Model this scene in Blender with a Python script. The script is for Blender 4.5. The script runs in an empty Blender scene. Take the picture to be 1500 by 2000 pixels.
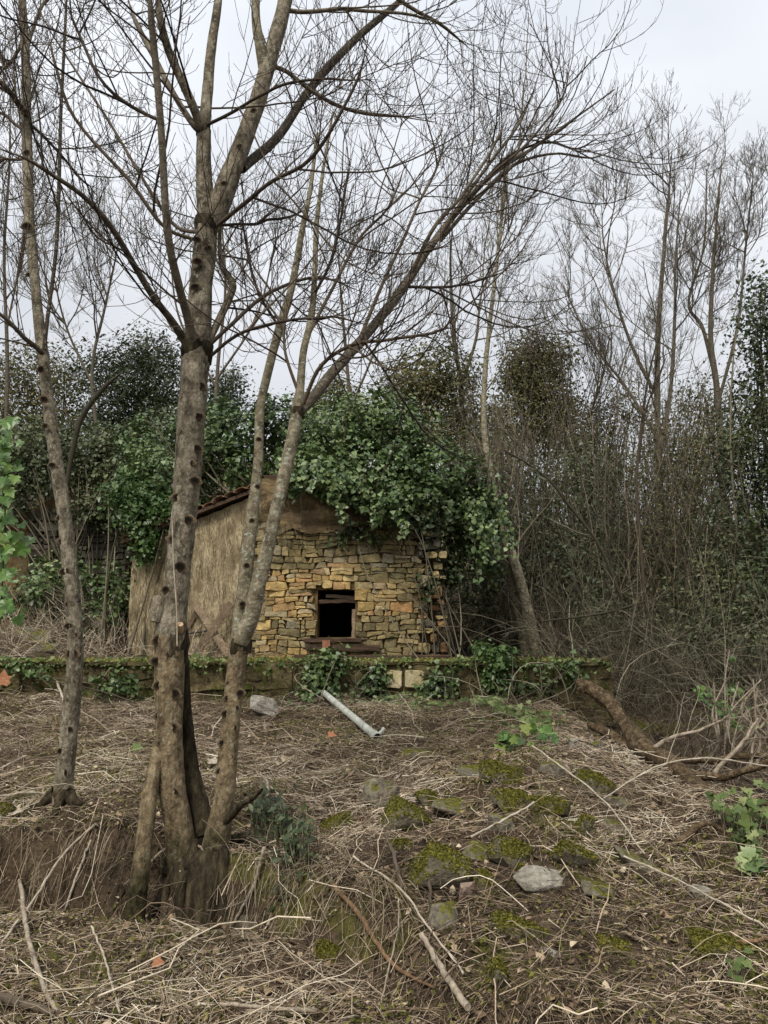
import bpy, bmesh, math
import numpy as np
from mathutils import Vector

# ------------------------------------------------------------------ camera, sky, sun, exposure
scene = bpy.context.scene
COL = scene.collection
EYE = np.array([0.0, 0.0, 1.55])
PITCH = math.radians(7.95)
FPX = 1503.0                      # focal length in pixels of the 1500 x 2000 frame
cam_d = bpy.data.cameras.new('camera'); cam = bpy.data.objects.new('camera', cam_d); COL.objects.link(cam)
cam_d.sensor_fit = 'VERTICAL'; cam_d.sensor_height = 34.6; cam_d.sensor_width = 25.95; cam_d.lens = 26.0
cam_d.clip_start = 0.05; cam_d.clip_end = 2000
cam.location = EYE; cam.rotation_euler = (math.pi/2 + PITCH, 0, 0)
scene.camera = cam

SUN_EL, SUN_AZ = math.radians(52), math.radians(205)      # azimuth clockwise from +Y; behind the camera
world = bpy.data.worlds.new('World'); scene.world = world; world.use_nodes = True
wn, wl = world.node_tree.nodes, world.node_tree.links
wn.clear()
wo = wn.new('ShaderNodeOutputWorld'); bg = wn.new('ShaderNodeBackground'); wl.new(bg.outputs[0], wo.inputs[0])
sky = wn.new('ShaderNodeTexSky'); sky.sky_type = 'NISHITA'; sky.sun_disc = False
sky.sun_elevation = SUN_EL; sky.sun_rotation = SUN_AZ; sky.dust_density = 4
hs = wn.new('ShaderNodeHueSaturation'); hs.inputs['Saturation'].default_value = 0.35
wl.new(sky.outputs[0], hs.inputs['Color'])
tc = wn.new('ShaderNodeTexCoord'); sep = wn.new('ShaderNodeSeparateXYZ'); wl.new(tc.outputs['Generated'], sep.inputs[0])
cl = wn.new('ShaderNodeClamp'); wl.new(sep.outputs['Z'], cl.inputs[0])
mp = wn.new('ShaderNodeMapping'); mp.inputs['Scale'].default_value = (1, 1, 2.2); wl.new(tc.outputs['Generated'], mp.inputs[0])
nz = wn.new('ShaderNodeTexNoise'); nz.inputs['Scale'].default_value = 1.7; nz.inputs['Detail'].default_value = 5
nz.inputs['Roughness'].default_value = 0.45; wl.new(mp.outputs[0], nz.inputs['Vector'])
cr = wn.new('ShaderNodeValToRGB'); wl.new(nz.outputs['Fac'], cr.inputs[0])
cr.color_ramp.elements[0].position = .38; cr.color_ramp.elements[0].color = (3.85, 4.05, 4.36, 1)
cr.color_ramp.elements[1].position = .64; cr.color_ramp.elements[1].color = (5.05, 5.22, 5.48, 1)
ov = wn.new('ShaderNodeMath'); ov.operation = 'MULTIPLY_ADD'; ov.inputs[1].default_value = 1.0; ov.inputs[2].default_value = 0.5
wl.new(cl.outputs[0], ov.inputs[0])                       # overcast sky: brighter towards the zenith
vm = wn.new('ShaderNodeVectorMath'); vm.operation = 'SCALE'; wl.new(cr.outputs[0], vm.inputs[0]); wl.new(ov.outputs[0], vm.inputs['Scale'])
mx = wn.new('ShaderNodeMix'); mx.data_type = 'RGBA'; mx.inputs[0].default_value = 0.88
wl.new(hs.outputs[0], mx.inputs[6]); wl.new(vm.outputs[0], mx.inputs[7]); wl.new(mx.outputs[2], bg.inputs[0])
bg.inputs[1].default_value = 0.1
sl = bpy.data.lights.new('sun', 'SUN'); sl.energy = 1.5; sl.angle = math.radians(14); sl.color = (1, .95, .87)
so = bpy.data.objects.new('sun', sl); COL.objects.link(so)
sd = Vector((math.sin(SUN_AZ)*math.cos(SUN_EL), math.cos(SUN_AZ)*math.cos(SUN_EL), math.sin(SUN_EL)))
so.rotation_euler = sd.to_track_quat('Z', 'Y').to_euler()
vs = scene.view_settings; vs.view_transform = 'Standard'; vs.look = 'None'; vs.gamma = 1; vs.exposure = 1.0; vs.use_curve_mapping = False
scene.cycles.max_bounces = 4; scene.cycles.diffuse_bounces = 2; scene.cycles.transmission_bounces = 2
scene.cycles.glossy_bounces = 2; scene.cycles.transparent_max_bounces = 4; scene.cycles.use_denoising = True
scene.cycles.use_light_tree = False; world.cycles.sampling_method = 'MANUAL'; world.cycles.sample_map_resolution = 256; scene.cycles.adaptive_threshold = .015
scene.cycles.caustics_reflective = False; scene.cycles.caustics_refractive = False

# ------------------------------------------------------------------ small maths
rng = np.random.default_rng(7)
def _hash(ix, iy, iz):
    n = (ix*374761393 + iy*668265263 + iz*1274126177) & 0x7fffffff
    n = ((n ^ (n >> 13))*1103515245) & 0x7fffffff
    return ((n ^ (n >> 16)) & 0xffff)/65535.0
def vnoise(x, y, z=0.0):
    x, y, z = np.broadcast_arrays(np.asarray(x, float), np.asarray(y, float), np.asarray(z, float))
    ix, iy, iz = np.floor(x).astype(np.int64), np.floor(y).astype(np.int64), np.floor(z).astype(np.int64)
    fx, fy, fz = x-ix, y-iy, z-iz
    fx, fy, fz = fx*fx*(3-2*fx), fy*fy*(3-2*fy), fz*fz*(3-2*fz)
    r = 0
    for dx in (0, 1):
        for dy in (0, 1):
            for dz in (0, 1):
                w = (fx if dx else 1-fx)*(fy if dy else 1-fy)*(fz if dz else 1-fz)
                r = r + w*_hash(ix+dx, iy+dy, iz+dz)
    return r*2-1
def fbm(x, y, z=0.0, o=3):
    r, a = 0, 1.0
    for k in range(o):
        r = r + a*vnoise(np.asarray(x)*2**k+17.3*k, np.asarray(y)*2**k-9.1*k, np.asarray(z)*2**k); a *= .5
    return r
def nrm(v): return v/np.maximum(np.linalg.norm(v, axis=-1, keepdims=True), 1e-9)
def sstep(a, b, x): t = np.clip((x-a)/(b-a), 0, 1); return t*t*(3-2*t)
CP, SP = math.cos(PITCH), math.sin(PITCH)
def ray(px, py):
    u, v = (px-750.0)/FPX, (1000.0-py)/FPX
    return np.array([u, CP - v*SP, SP + v*CP])
def at(px, py, Y):                                        # the point at depth Y seen at a frame position
    d = ray(px, py); return EYE + d*(Y/d[1])
def psize(px, Y): return px/FPX*Y                         # frame pixels to metres at depth Y

# ------------------------------------------------------------------ terrain height
def edgeY(x):                                             # front edge of the bank
    return np.interp(x, [-6, -1.6, -1.0, -.5, 0.0, .3, .6, 1.0, 2.0], [4.75, 4.5, 4.28, 4.12, 3.62, 3.25, 2.95, 2.4, 1.2]) + .09*fbm(np.asarray(x)*2.1, 3.3, o=2)
def H0(x, y):
    x = np.asarray(x, float); y = np.asarray(y, float)
    up = .36 + .30*np.clip((y-4.4)/4.6, -1.2, 1.0) + .03*np.sin(x*1.7+y)
    up = up + .20*np.exp(-((x-1.15)**2/.7 + (y-5.3)**2/1.3)) + .10*np.exp(-((x-.55)**2/.2+(y-4.6)**2/.5))
    up = up + .10*np.exp(-((x-1.6)**2/.6 + (y-7.2)**2/1.2))
    up = up - .75*sstep(1.75, 2.7, x - .25*np.clip(6-y, 0, 3))*sstep(4.7, 6.2, y)
    low = .03 + .04*(y-3)
    e = y-edgeY(x)+.09*fbm(x*4, y*4, o=3); wd = .08+.26*sstep(-.8, .1, x); b = sstep(-wd, wd*.7, e)
    low = low-(.15-.11*sstep(-.9, -.2, x))*np.exp(-((e+.12)/.16)**2)
    g = low*(1-b) + up*b
    holl = np.exp(-(((x+1.13)/.20)**2 + ((y-4.36)/.16)**2))
    g = g - .30*holl
    terr = np.where(x < 2.63, 1.03, .35 + .06*np.clip(y-9, 0, 6))
    s = sstep(9.08, 9.16, y)
    s = np.where(x < 2.63, s, sstep(8.2, 9.6, y))
    g = g*(1-s) + terr*s
    hill = np.clip(y-15.5, 0, None)
    g = g + np.clip(hill*(.30 - .02*np.clip(x, -4, 6)), 0, 9)
    g = g + .25*sstep(-3.9, -4.8, x)*sstep(9.6, 11, y)*(1-sstep(12, 14, y))
    return g
def H(x, y):
    near = np.exp(-np.clip(np.asarray(y)-9, 0, None)/4)
    return H0(x, y) + .045*fbm(np.asarray(x)*2.3, np.asarray(y)*2.3, o=2)*near + .022*fbm(np.asarray(x)*9, np.asarray(y)*9, o=2)*near
def ground_at(px, py):
    d = ray(px, py); t = np.linspace(1.5, 14, 1600)
    P = EYE + t[:, None]*d
    below = np.where(P[:, 2] < H(P[:, 0], P[:, 1]))[0]
    return P[below[0]] if len(below) else P[-1]

# ------------------------------------------------------------------ mesh collecting
class Acc:
    def __init__(s): s.v, s.f, s.n, s.r, s.c = [], [], [], [], 0
    def add(s, v, f, r=0.5):                              # v (n,3)  f (m,k)  r scalar or (n,)
        v = np.asarray(v, float).reshape(-1, 3); f = np.asarray(f, np.int64)
        s.v.append(v); s.f.append((f+s.c).ravel()); s.n.append(np.full(len(f), f.shape[1], np.int32))
        s.r.append(np.broadcast_to(np.asarray(r, float), (len(v),)).copy()); s.c += len(v); return s
    def build(s, name, m, parent=None, smooth=True):
        v = np.concatenate(s.v); f = np.concatenate(s.f).astype(np.int32); n = np.concatenate(s.n); r = np.concatenate(s.r)
        org = np.array(parent.get('_o', (0, 0, 0))) if parent is not None else np.zeros(3)
        me = bpy.data.meshes.new(name)
        me.vertices.add(len(v)); me.vertices.foreach_set('co', (v-org).astype(np.float32).ravel())
        me.loops.add(len(f)); me.loops.foreach_set('vertex_index', f)
        st = np.zeros(len(n), np.int32); st[1:] = np.cumsum(n)[:-1]
        me.polygons.add(len(n)); me.polygons.foreach_set('loop_start', st); me.polygons.foreach_set('loop_total', n)
        me.polygons.foreach_set('use_smooth', np.full(len(n), smooth))
        a = me.attributes.new('rnd', 'FLOAT', 'POINT'); a.data.foreach_set('value', r.astype(np.float32))
        me.update(calc_edges=True); me.materials.append(m)
        o = bpy.data.objects.new(name, me); COL.objects.link(o)
        if parent is not None: o.parent = parent
        return o
def tag(o, label=None, cat=None, group=None, kind=None):
    if label: o['label'] = label
    if cat: o['category'] = cat
    if group: o['group'] = group
    if kind: o['kind'] = kind
    return o
def thing(name, label, cat, loc, group=None):
    o = bpy.data.objects.new(name, None); COL.objects.link(o); o.location = loc; o.empty_display_size = .1
    o['_o'] = tuple(float(c) for c in loc); return tag(o, label, cat, group, 'thing')
def solo(acc, name, m, label, cat, loc, group=None, kind=None, smooth=True):      # a thing that is one mesh, origin at its base
    p = bpy.data.objects.new('t', None); p['_o'] = tuple(float(c) for c in loc)
    o = acc.build(name, m, None, smooth)
    co = np.empty(len(o.data.vertices)*3, np.float32); o.data.vertices.foreach_get('co', co)
    o.data.vertices.foreach_set('co', (co.reshape(-1, 3)-np.asarray(loc, np.float32)).ravel()); o.location = loc
    bpy.data.objects.remove(p)
    return tag(o, label, cat, group, kind)

def tubes(acc, P, R, S=4, r=None, cap=False, patch=False):             # P (N,K,3), R (N,K)
    P = np.asarray(P, float); R = np.asarray(R, float)
    if P.ndim == 2: P, R = P[None], R[None]
    N, K, _ = P.shape
    if N == 0: return
    T = nrm(np.gradient(P, axis=1)); mean = nrm(P[:, -1]-P[:, 0])
    ref = np.where(np.abs(mean[:, 2:3]) < .8, np.array([[0, 0, 1.]]), np.array([[1., .13, 0]]))[:, None, :]
    U = nrm(np.cross(T, np.broadcast_to(ref, T.shape))); V = np.cross(T, U)
    a = np.arange(S)/S*2*math.pi
    ring = np.cos(a)[:, None]*U[:, :, None, :] + np.sin(a)[:, None]*V[:, :, None, :]
    RR = R[:, :, None, None] if R.ndim == 2 else R[:, :, :, None]
    v = P[:, :, None, :] + ring*RR
    idx = np.arange(N*K*S).reshape(N, K, S); nx = np.roll(idx, -1, axis=2)
    f = np.stack([idx[:, :-1], nx[:, :-1], nx[:, 1:], idx[:, 1:]], -1).reshape(-1, 4)
    rr = np.random.default_rng(N+K).random(N) if r is None else np.broadcast_to(r, (N,))
    if patch: rr = np.clip(rr**1.15*.8+.2+.38*fbm(P[:, 0, 0]*1.5, P[:, 0, 1]*1.5, 6.6, o=3)-.12, 0, 1)
    acc.add(v.reshape(-1, 3), f, np.repeat(rr, K*S))
    if cap:
        for e in (0, K-1): acc.add(v[:, e].reshape(-1, 3), np.arange(N*S).reshape(N, S), np.repeat(rr, S))
def spline(C, K):                                         # Catmull-Rom through control rows (any width)
    C = np.asarray(C, float); n = len(C)
    E = np.vstack([2*C[0]-C[1], C, 2*C[-1]-C[-2]])
    t = np.linspace(0, n-1-1e-6, K); i = t.astype(int); u = (t-i)[:, None]
    a, b, c, d = E[i], E[i+1], E[i+2], E[i+3]
    return .5*(2*b + (c-a)*u + (2*a-5*b+4*c-d)*u*u + (3*b-a-3*c+d)*u**3)
def pxpath(pts, K):                                       # rows (px, py, Y, width px) -> points, radii
    C = np.array([list(at(p[0], p[1], p[2])) + [psize(p[3], p[2])/2] for p in pts])
    S = spline(C, K); return S[:, :3], np.maximum(S[:, 3], .0015)
def boxacc(acc, lo, hi, r=.5):
    x0, y0, z0 = lo; x1, y1, z1 = hi
    v = [(x0,y0,z0),(x1,y0,z0),(x1,y1,z0),(x0,y1,z0),(x0,y0,z1),(x1,y0,z1),(x1,y1,z1),(x0,y1,z1)]
    acc.add(v, [(0,3,2,1),(4,5,6,7),(0,1,5,4),(1,2,6,5),(2,3,7,6),(3,0,4,7)], r); return acc
def leaves(acc, C, Nn, D, size, kind='ivy', r=None):      # C centres, Nn face normals, D pointing directions
    n = len(C)
    if n == 0: return
    Nn = nrm(Nn); D = nrm(D - (D*Nn).sum(-1, keepdims=True)*Nn); X = np.cross(D, Nn)
    if kind == 'ivy': T = np.array([(0,0,0),(-.52,.12,.10),(-.36,.55,.06),(0,1,-.06),(.36,.55,.06),(.52,.12,.10)]); F = [(0,3,2,1),(0,5,4,3)]
    elif kind == 'lobed':
        T = np.array([(0,.35,-.04),(0,.04,.02),(-.28,-.06,.05),(-.5,.12,.10),(-.36,.30,.02),(-.56,.52,.09),(-.27,.56,.0),(0,1,-.10),(.27,.56,.0),(.56,.52,.09),(.36,.30,.02),(.5,.12,.10),(.28,-.06,.05)]); F = [(0, 1+(k+1) % 12, 1+k) for k in range(12)]
    else: T = np.array([(0,0,0),(-.26,.45,.07),(0,1,-.05),(.26,.45,.07)]); F = [(0,2,1),(0,3,2)]
    s = np.broadcast_to(np.asarray(size, float), (n,))[:, None, None]
    v = C[:, None, :] + s*(T[None, :, 0:1]*X[:, None] + (T[None, :, 1:2]-.5)*D[:, None] + T[None, :, 2:3]*Nn[:, None])
    k = len(T); F = np.array(F)
    f = (np.arange(n)*k)[:, None, None] + F[None]
    rr = rng.random(n) if r is None else r
    acc.add(v.reshape(-1, 3), f.reshape(-1, F.shape[1]), np.repeat(rr, k))

# ------------------------------------------------------------------ materials
def M(name, stops, src='attr', scale=8, rough=.85, spec=.3, mottle=.45, mscale=30, bump=.0, bscale=40, transl=0, moss=None, stretch=(1, 1, 1), lichen=0, mossdir=.25, lcol=(.34, .35, .27), foot=None):
    m = bpy.data.materials.new(name); m.use_nodes = True; nt = m.node_tree; N, L = nt.nodes, nt.links
    p = N['Principled BSDF']; p.inputs['Roughness'].default_value = rough; p.inputs['Specular IOR Level'].default_value = spec
    tc = N.new('ShaderNodeTexCoord'); mp = N.new('ShaderNodeMapping'); mp.inputs['Scale'].default_value = stretch
    L.new(tc.outputs['Object'], mp.inputs[0])
    def noise(sc, det=4):
        q = N.new('ShaderNodeTexNoise'); q.inputs['Scale'].default_value = sc; q.inputs['Detail'].default_value = det
        q.inputs['Roughness'].default_value = .62; L.new(mp.outputs[0], q.inputs['Vector']); return q
    def ramp(f, st):
        q = N.new('ShaderNodeValToRGB'); L.new(f, q.inputs[0]); e = q.color_ramp.elements
        while len(e) < len(st): e.new(.5)
        for k, (pos, c) in enumerate(st): e[k].position = pos; e[k].color = (*c, 1)
        return q
    if src == 'attr':
        a = N.new('ShaderNodeAttribute'); a.attribute_name = 'rnd'; f = a.outputs['Fac']
    elif src == 'object':
        a = N.new('ShaderNodeObjectInfo'); f = a.outputs['Random']
    else:
        f = noise(scale, 6).outputs['Fac']
    col = ramp(f, stops).outputs[0]
    if mottle:
        q = noise(mscale, 5); mr = N.new('ShaderNodeMapRange'); L.new(q.outputs['Fac'], mr.inputs[0])
        mr.inputs[1].default_value = .25; mr.inputs[2].default_value = .75; mr.inputs[3].default_value = 1-mottle; mr.inputs[4].default_value = 1+mottle
        vm = N.new('ShaderNodeVectorMath'); vm.operation = 'SCALE'; L.new(col, vm.inputs[0]); L.new(mr.outputs[0], vm.inputs['Scale']); col = vm.outputs[0]
    if lichen:
        q = noise(lichen, 3); rr = ramp(q.outputs['Fac'], [(.56, (0, 0, 0)), (.66, (1, 1, 1))])
        x = N.new('ShaderNodeMix'); x.data_type = 'RGBA'; L.new(rr.outputs[0], x.inputs[0]); L.new(col, x.inputs[6]); x.inputs[7].default_value = (*lcol, 1); col = x.outputs[2]
    if moss:
        c1, c2, cover, msc = moss
        g = N.new('ShaderNodeNewGeometry'); s = N.new('ShaderNodeSeparateXYZ'); L.new(g.outputs['Normal'], s.inputs[0])
        q = noise(msc, 5); ad = N.new('ShaderNodeMath'); ad.operation = 'MULTIPLY_ADD'; L.new(s.outputs['Z'], ad.inputs[0]); ad.inputs[1].default_value = mossdir
        L.new(q.outputs['Fac'], ad.inputs[2])
        rr = ramp(ad.outputs[0], [(max(0, .72-cover), (0, 0, 0)), (min(1, .80-cover), (1, 1, 1))])
        qq = noise(msc*7, 3); mc = ramp(qq.outputs['Fac'], [(.35, c1), (.65, c2)])
        x = N.new('ShaderNodeMix'); x.data_type = 'RGBA'; L.new(rr.outputs[0], x.inputs[0]); L.new(col, x.inputs[6]); L.new(mc.outputs[0], x.inputs[7]); col = x.outputs[2]
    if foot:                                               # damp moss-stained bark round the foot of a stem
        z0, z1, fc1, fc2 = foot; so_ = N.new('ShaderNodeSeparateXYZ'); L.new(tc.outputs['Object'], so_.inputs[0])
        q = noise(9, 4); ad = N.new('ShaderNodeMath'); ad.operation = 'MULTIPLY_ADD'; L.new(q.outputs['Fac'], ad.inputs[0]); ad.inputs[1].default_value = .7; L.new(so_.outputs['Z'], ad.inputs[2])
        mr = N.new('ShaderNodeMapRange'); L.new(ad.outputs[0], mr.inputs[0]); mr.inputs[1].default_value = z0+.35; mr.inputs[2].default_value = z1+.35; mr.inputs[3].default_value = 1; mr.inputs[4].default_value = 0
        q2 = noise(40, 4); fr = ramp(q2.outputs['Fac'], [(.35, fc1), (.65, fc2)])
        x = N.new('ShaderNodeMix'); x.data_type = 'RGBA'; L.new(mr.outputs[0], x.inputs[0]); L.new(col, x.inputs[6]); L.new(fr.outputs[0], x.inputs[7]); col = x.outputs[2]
    L.new(col, p.inputs['Base Color'])
    if bump:
        q = noise(bscale, 6); b = N.new('ShaderNodeBump'); b.inputs['Strength'].default_value = bump; b.inputs['Distance'].default_value = .02
        L.new(q.outputs['Fac'], b.inputs['Height']); L.new(b.outputs[0], p.inputs['Normal'])
    if transl:
        t = N.new('ShaderNodeBsdfTranslucent'); L.new(col, t.inputs[0]); ms = N.new('ShaderNodeMixShader'); ms.inputs[0].default_value = transl
        L.new(p.outputs[0], ms.inputs[1]); L.new(t.outputs[0], ms.inputs[2]); L.new(ms.outputs[0], N['Material Output'].inputs[0])
    return m
MOSS = ((.04, .042, .006), (.14, .128, .018), 0, 5)
def mossy(cover, sc=13): return (MOSS[0], MOSS[1], cover, sc)
m_ground = M('soil', [(.3, (.026, .019, .012)), (.5, (.065, .046, .029)), (.7, (.12, .088, .055))], 'noise', 6, .95, .1, .6, 45, 1.0, 50, moss=((.05, .05, .012), (.13, .12, .03), .16, 1.7), mossdir=.0)
m_litter = M('dry_twig', [(0, (.045, .031, .020)), (.28, (.14, .097, .06)), (.5, (.30, .222, .145)), (.75, (.50, .40, .28)), (1, (.78, .69, .53))], rough=.75, mottle=.3)
m_deadleaf = M('dead_leaf', [(0, (.05, .034, .020)), (.4, (.15, .098, .056)), (.75, (.28, .20, .12)), (1, (.46, .38, .26))], rough=.8, mottle=.3)
m_bark = M('grey_bark', [(.32, (.06, .049, .034)), (.5, (.18, .15, .105)), (.68, (.34, .295, .215))], 'noise', 16, .92, .1, .55, 55, 1.0, 60, stretch=(1, 1, .6), lichen=42, lcol=(.30, .285, .205), moss=((.04, .038, .012), (.085, .075, .022), -.02, 2.2), mossdir=0)
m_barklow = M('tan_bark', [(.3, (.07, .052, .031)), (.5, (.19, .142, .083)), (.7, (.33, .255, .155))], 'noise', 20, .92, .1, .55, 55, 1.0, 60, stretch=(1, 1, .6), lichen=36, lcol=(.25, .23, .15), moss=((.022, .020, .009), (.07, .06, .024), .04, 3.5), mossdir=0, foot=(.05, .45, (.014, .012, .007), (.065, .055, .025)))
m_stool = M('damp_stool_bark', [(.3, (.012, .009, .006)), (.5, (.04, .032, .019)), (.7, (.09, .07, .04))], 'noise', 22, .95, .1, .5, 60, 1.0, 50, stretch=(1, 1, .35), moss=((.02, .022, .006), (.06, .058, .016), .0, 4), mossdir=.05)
m_lichenbark = M('lichen_bark', [(.3, (.07, .055, .035)), (.5, (.20, .17, .11)), (.7, (.34, .30, .21))], 'noise', 16, .9, .15, .45, 60, .7, 70, lichen=34)
m_limb = M('limb_bark', [(0, (.05, .041, .030)), (.5, (.105, .087, .063)), (1, (.18, .15, .11))], rough=.9, spec=.1, mottle=.6, mscale=30, lichen=44, lcol=(.24, .22, .16), bump=.6, bscale=60)
m_twig = M('twig_bark', [(0, (.028, .021, .016)), (.6, (.075, .058, .042)), (1, (.15, .115, .078))], rough=.85, spec=.15, mottle=.2)
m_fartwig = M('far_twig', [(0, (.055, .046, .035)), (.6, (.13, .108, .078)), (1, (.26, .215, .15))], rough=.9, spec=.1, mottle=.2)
m_knot = M('branch_scar', [(.3, (.012, .009, .007)), (.7, (.06, .04, .026))], 'noise', 40, .95, .1, .4, 60, .6, 60)
m_scar = M('healed_scar', [(0, (.010, .008, .006)), (.45, (.022, .016, .011)), (.75, (.07, .052, .033)), (1, (.15, .115, .07))], rough=.95, spec=.05, mottle=.5, mscale=3)
m_ivy = M('ivy_leaf', [(0, (.028, .046, .015)), (.4, (.072, .118, .037)), (.75, (.14, .195, .066)), (1, (.28, .33, .14))], rough=.42, spec=.42, mottle=.2, transl=.12)
m_ivybright = M('young_ivy_leaf', [(0, (.04, .09, .015)), (.5, (.085, .17, .03)), (.85, (.14, .25, .05)), (1, (.28, .32, .08))], rough=.4, spec=.45, mottle=.25, mscale=60, transl=.3)
m_ivymid = M('fresh_ivy_leaf', [(0, (.03, .06, .015)), (.5, (.065, .12, .03)), (1, (.16, .22, .07))], rough=.4, spec=.45, mottle=.2, transl=.2)
m_ever = M('dark_evergreen_leaf', [(0, (.018, .030, .011)), (.5, (.044, .066, .023)), (1, (.11, .13, .046))], rough=.5, spec=.4, mottle=.2, transl=.2)
m_thick = M('thicket_leaf', [(0, (.03, .042, .018)), (.5, (.08, .10, .042)), (1, (.19, .20, .09))], rough=.5, spec=.4, mottle=.2, transl=.25)
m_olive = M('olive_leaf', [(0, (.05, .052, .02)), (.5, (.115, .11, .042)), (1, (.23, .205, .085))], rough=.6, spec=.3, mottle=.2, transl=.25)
m_brush = M('brush_stem', [(0, (.032, .028, .019)), (.5, (.09, .078, .052)), (.85, (.18, .155, .105)), (1, (.34, .30, .21))], rough=.9, spec=.1, mottle=.2)
m_plaster = M('streaked_plaster', [(.3, (.20, .158, .09)), (.5, (.37, .30, .18)), (.7, (.53, .45, .295))], 'noise', 7, .95, .1, .5, 38, 1.0, 40, stretch=(1, 1, .5), lichen=3.2, lcol=(.20, .155, .09))
m_mortar = M('earth_mortar', [(.3, (.06, .04, .02)), (.7, (.19, .13, .062))], 'noise', 9, .97, .1, .4, 40, .6, 40)
m_earth = M('earth_render', [(.3, (.07, .05, .028)), (.5, (.16, .115, .062)), (.7, (.28, .205, .105))], 'noise', 4, .97, .1, .4, 30, .8, 20, stretch=(.6, 1, 1.8))
m_stone = M('ochre_stone', [(0, (.22, .155, .07)), (.2, (.39, .27, .108)), (.45, (.52, .365, .15)), (.62, (.30, .235, .115)), (.78, (.40, .235, .10)), (.9, (.34, .29, .18)), (1, (.56, .425, .21))], 'object', rough=.92, spec=.15, mottle=.42, mscale=12, bump=.7, bscale=28)
m_stonegreen = M('weathered_stone', [(0, (.14, .115, .058)), (.5, (.24, .19, .092)), (.8, (.31, .235, .11)), (1, (.24, .21, .14))], 'object', rough=.92, spec=.15, mottle=.45, mscale=12, bump=.7, bscale=28)
m_stonered = M('rusty_stone', [(0, (.15, .082, .04)), (.5, (.22, .13, .06)), (1, (.30, .185, .09))], 'object', rough=.92, spec=.15, mottle=.5, mscale=12, bump=.7, bscale=28)
m_darkstone = M('shade_dark_stone', [(0, (.045, .040, .030)), (1, (.11, .095, .07))], 'object', rough=.9, mottle=.4, mscale=10, bump=.6, bscale=20)  # dark tones paint in the ruined wall's shade; also on the hut's corner
m_rock = M('grey_rock', [(.3, (.075, .063, .045)), (.5, (.17, .148, .108)), (.7, (.28, .25, .19))], 'noise', 11, .92, .2, .5, 40, .9, 40, moss=mossy(.09, 9))
m_mossrock = M('mossy_rock', [(.3, (.10, .085, .055)), (.7, (.24, .21, .15))], 'noise', 9, .92, .2, .4, 40, .9, 60, moss=mossy(.21, 11), mossdir=.16)
m_palerock = M('pale_rock', [(.3, (.13, .115, .085)), (.5, (.27, .245, .195)), (.7, (.40, .37, .31))], 'noise', 12, .92, .2, .45, 40, 1.0, 40)
m_pink = M('pinkish_stone', [(.3, (.17, .115, .085)), (.7, (.31, .225, .17))], 'noise', 14, .92, .2, .4, 40, .7, 40)
m_paleblock = M('pale_block', [(.35, (.34, .28, .14)), (.65, (.50, .43, .27))], 'noise', 6, .92, .2, .3, 30, .4, 30)
m_wallmoss = M('mossy_masonry', [(.3, (.035, .028, .015)), (.5, (.09, .07, .033)), (.7, (.18, .14, .07))], 'noise', 5, .95, .15, .5, 40, .8, 40, moss=((.02, .023, .005), (.06, .064, .014), .17, 3), mossdir=.12)
m_rockmoss = M('cushion_moss', [(0, (.045, .045, .008)), (.5, (.105, .10, .018)), (1, (.21, .185, .04))], rough=.9, spec=.1, mottle=.3, transl=.15)
m_moss = M('moss_tuft', [(0, (.045, .052, .010)), (.5, (.115, .118, .026)), (.8, (.20, .185, .05)), (1, (.34, .29, .13))], rough=.9, spec=.1, mottle=.2, transl=.25)
m_tile = M('old_roof_tile', [(0, (.13, .06, .034)), (.5, (.21, .11, .06)), (1, (.17, .13, .085))], 'object', rough=.9, mottle=.5, mscale=14, bump=.5, moss=((.05, .05, .015), (.12, .11, .04), .02, 6))
m_wood = M('weathered_wood', [(.3, (.13, .09, .055)), (.7, (.29, .215, .14))], 'noise', 7, .85, .2, .35, 40, .4, 40, stretch=(1, 1, 1))
m_darkwood = M('rotten_timber', [(.3, (.035, .022, .015)), (.7, (.12, .078, .05))], 'noise', 8, .9, .15, .5, 30, .7, 30, stretch=(.4, 2, 4))
m_brick = M('red_brick', [(.3, (.20, .085, .05)), (.7, (.32, .16, .10))], 'noise', 20, .9, .15, .3, 60, .4, 60)
m_pipe = M('grey_pipe_paint', [(.35, (.30, .31, .26)), (.6, (.46, .47, .40)), (.75, (.55, .55, .47))], 'noise', 9, .5, .4, .2, 60, .15, 60)
m_iron = M('dark_iron', [(.3, (.02, .02, .018)), (.7, (.07, .06, .05))], 'noise', 20, .7, .4, .3)
m_log = M('mossy_log', [(.3, (.03, .02, .012)), (.5, (.09, .062, .036)), (.7, (.20, .15, .09))], 'noise', 22, .95, .1, .6, 60, 1, 60, moss=((.06, .045, .014), (.15, .115, .04), .0, 9), mossdir=.15)
m_stick = M('dead_stick', [(.3, (.17, .135, .095)), (.7, (.40, .335, .25))], 'noise', 20, .85, .2, .35, 60, .5, 60)
m_palestick = M('bleached_stick', [(.3, (.26, .215, .155)), (.7, (.50, .435, .335))], 'noise', 20, .85, .2, .3, 60, .4, 60)
m_root = M('brown_root', [(.3, (.09, .052, .026)), (.7, (.22, .138, .075))], 'noise', 16, .85, .2, .4, 60, .5, 60)
m_cutwood = M('fresh_cut_wood', [(.3, (.38, .25, .13)), (.7, (.56, .40, .24))], 'noise', 30, .8, .2, .2)
m_oleaf = M('orange_leaf', [(0, (.26, .10, .045)), (1, (.42, .19, .09))], rough=.7, mottle=.4, mscale=60, transl=.2)
m_grass = M('dry_grass', [(0, (.07, .053, .033)), (.5, (.18, .14, .088)), (1, (.42, .35, .23))], rough=.8, spec=.2, mottle=.2)
m_weed = M('weed_leaf', [(0, (.05, .08, .018)), (.6, (.12, .17, .045)), (1, (.27, .30, .12))], rough=.55, spec=.3, mottle=.2, transl=.3)

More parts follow.
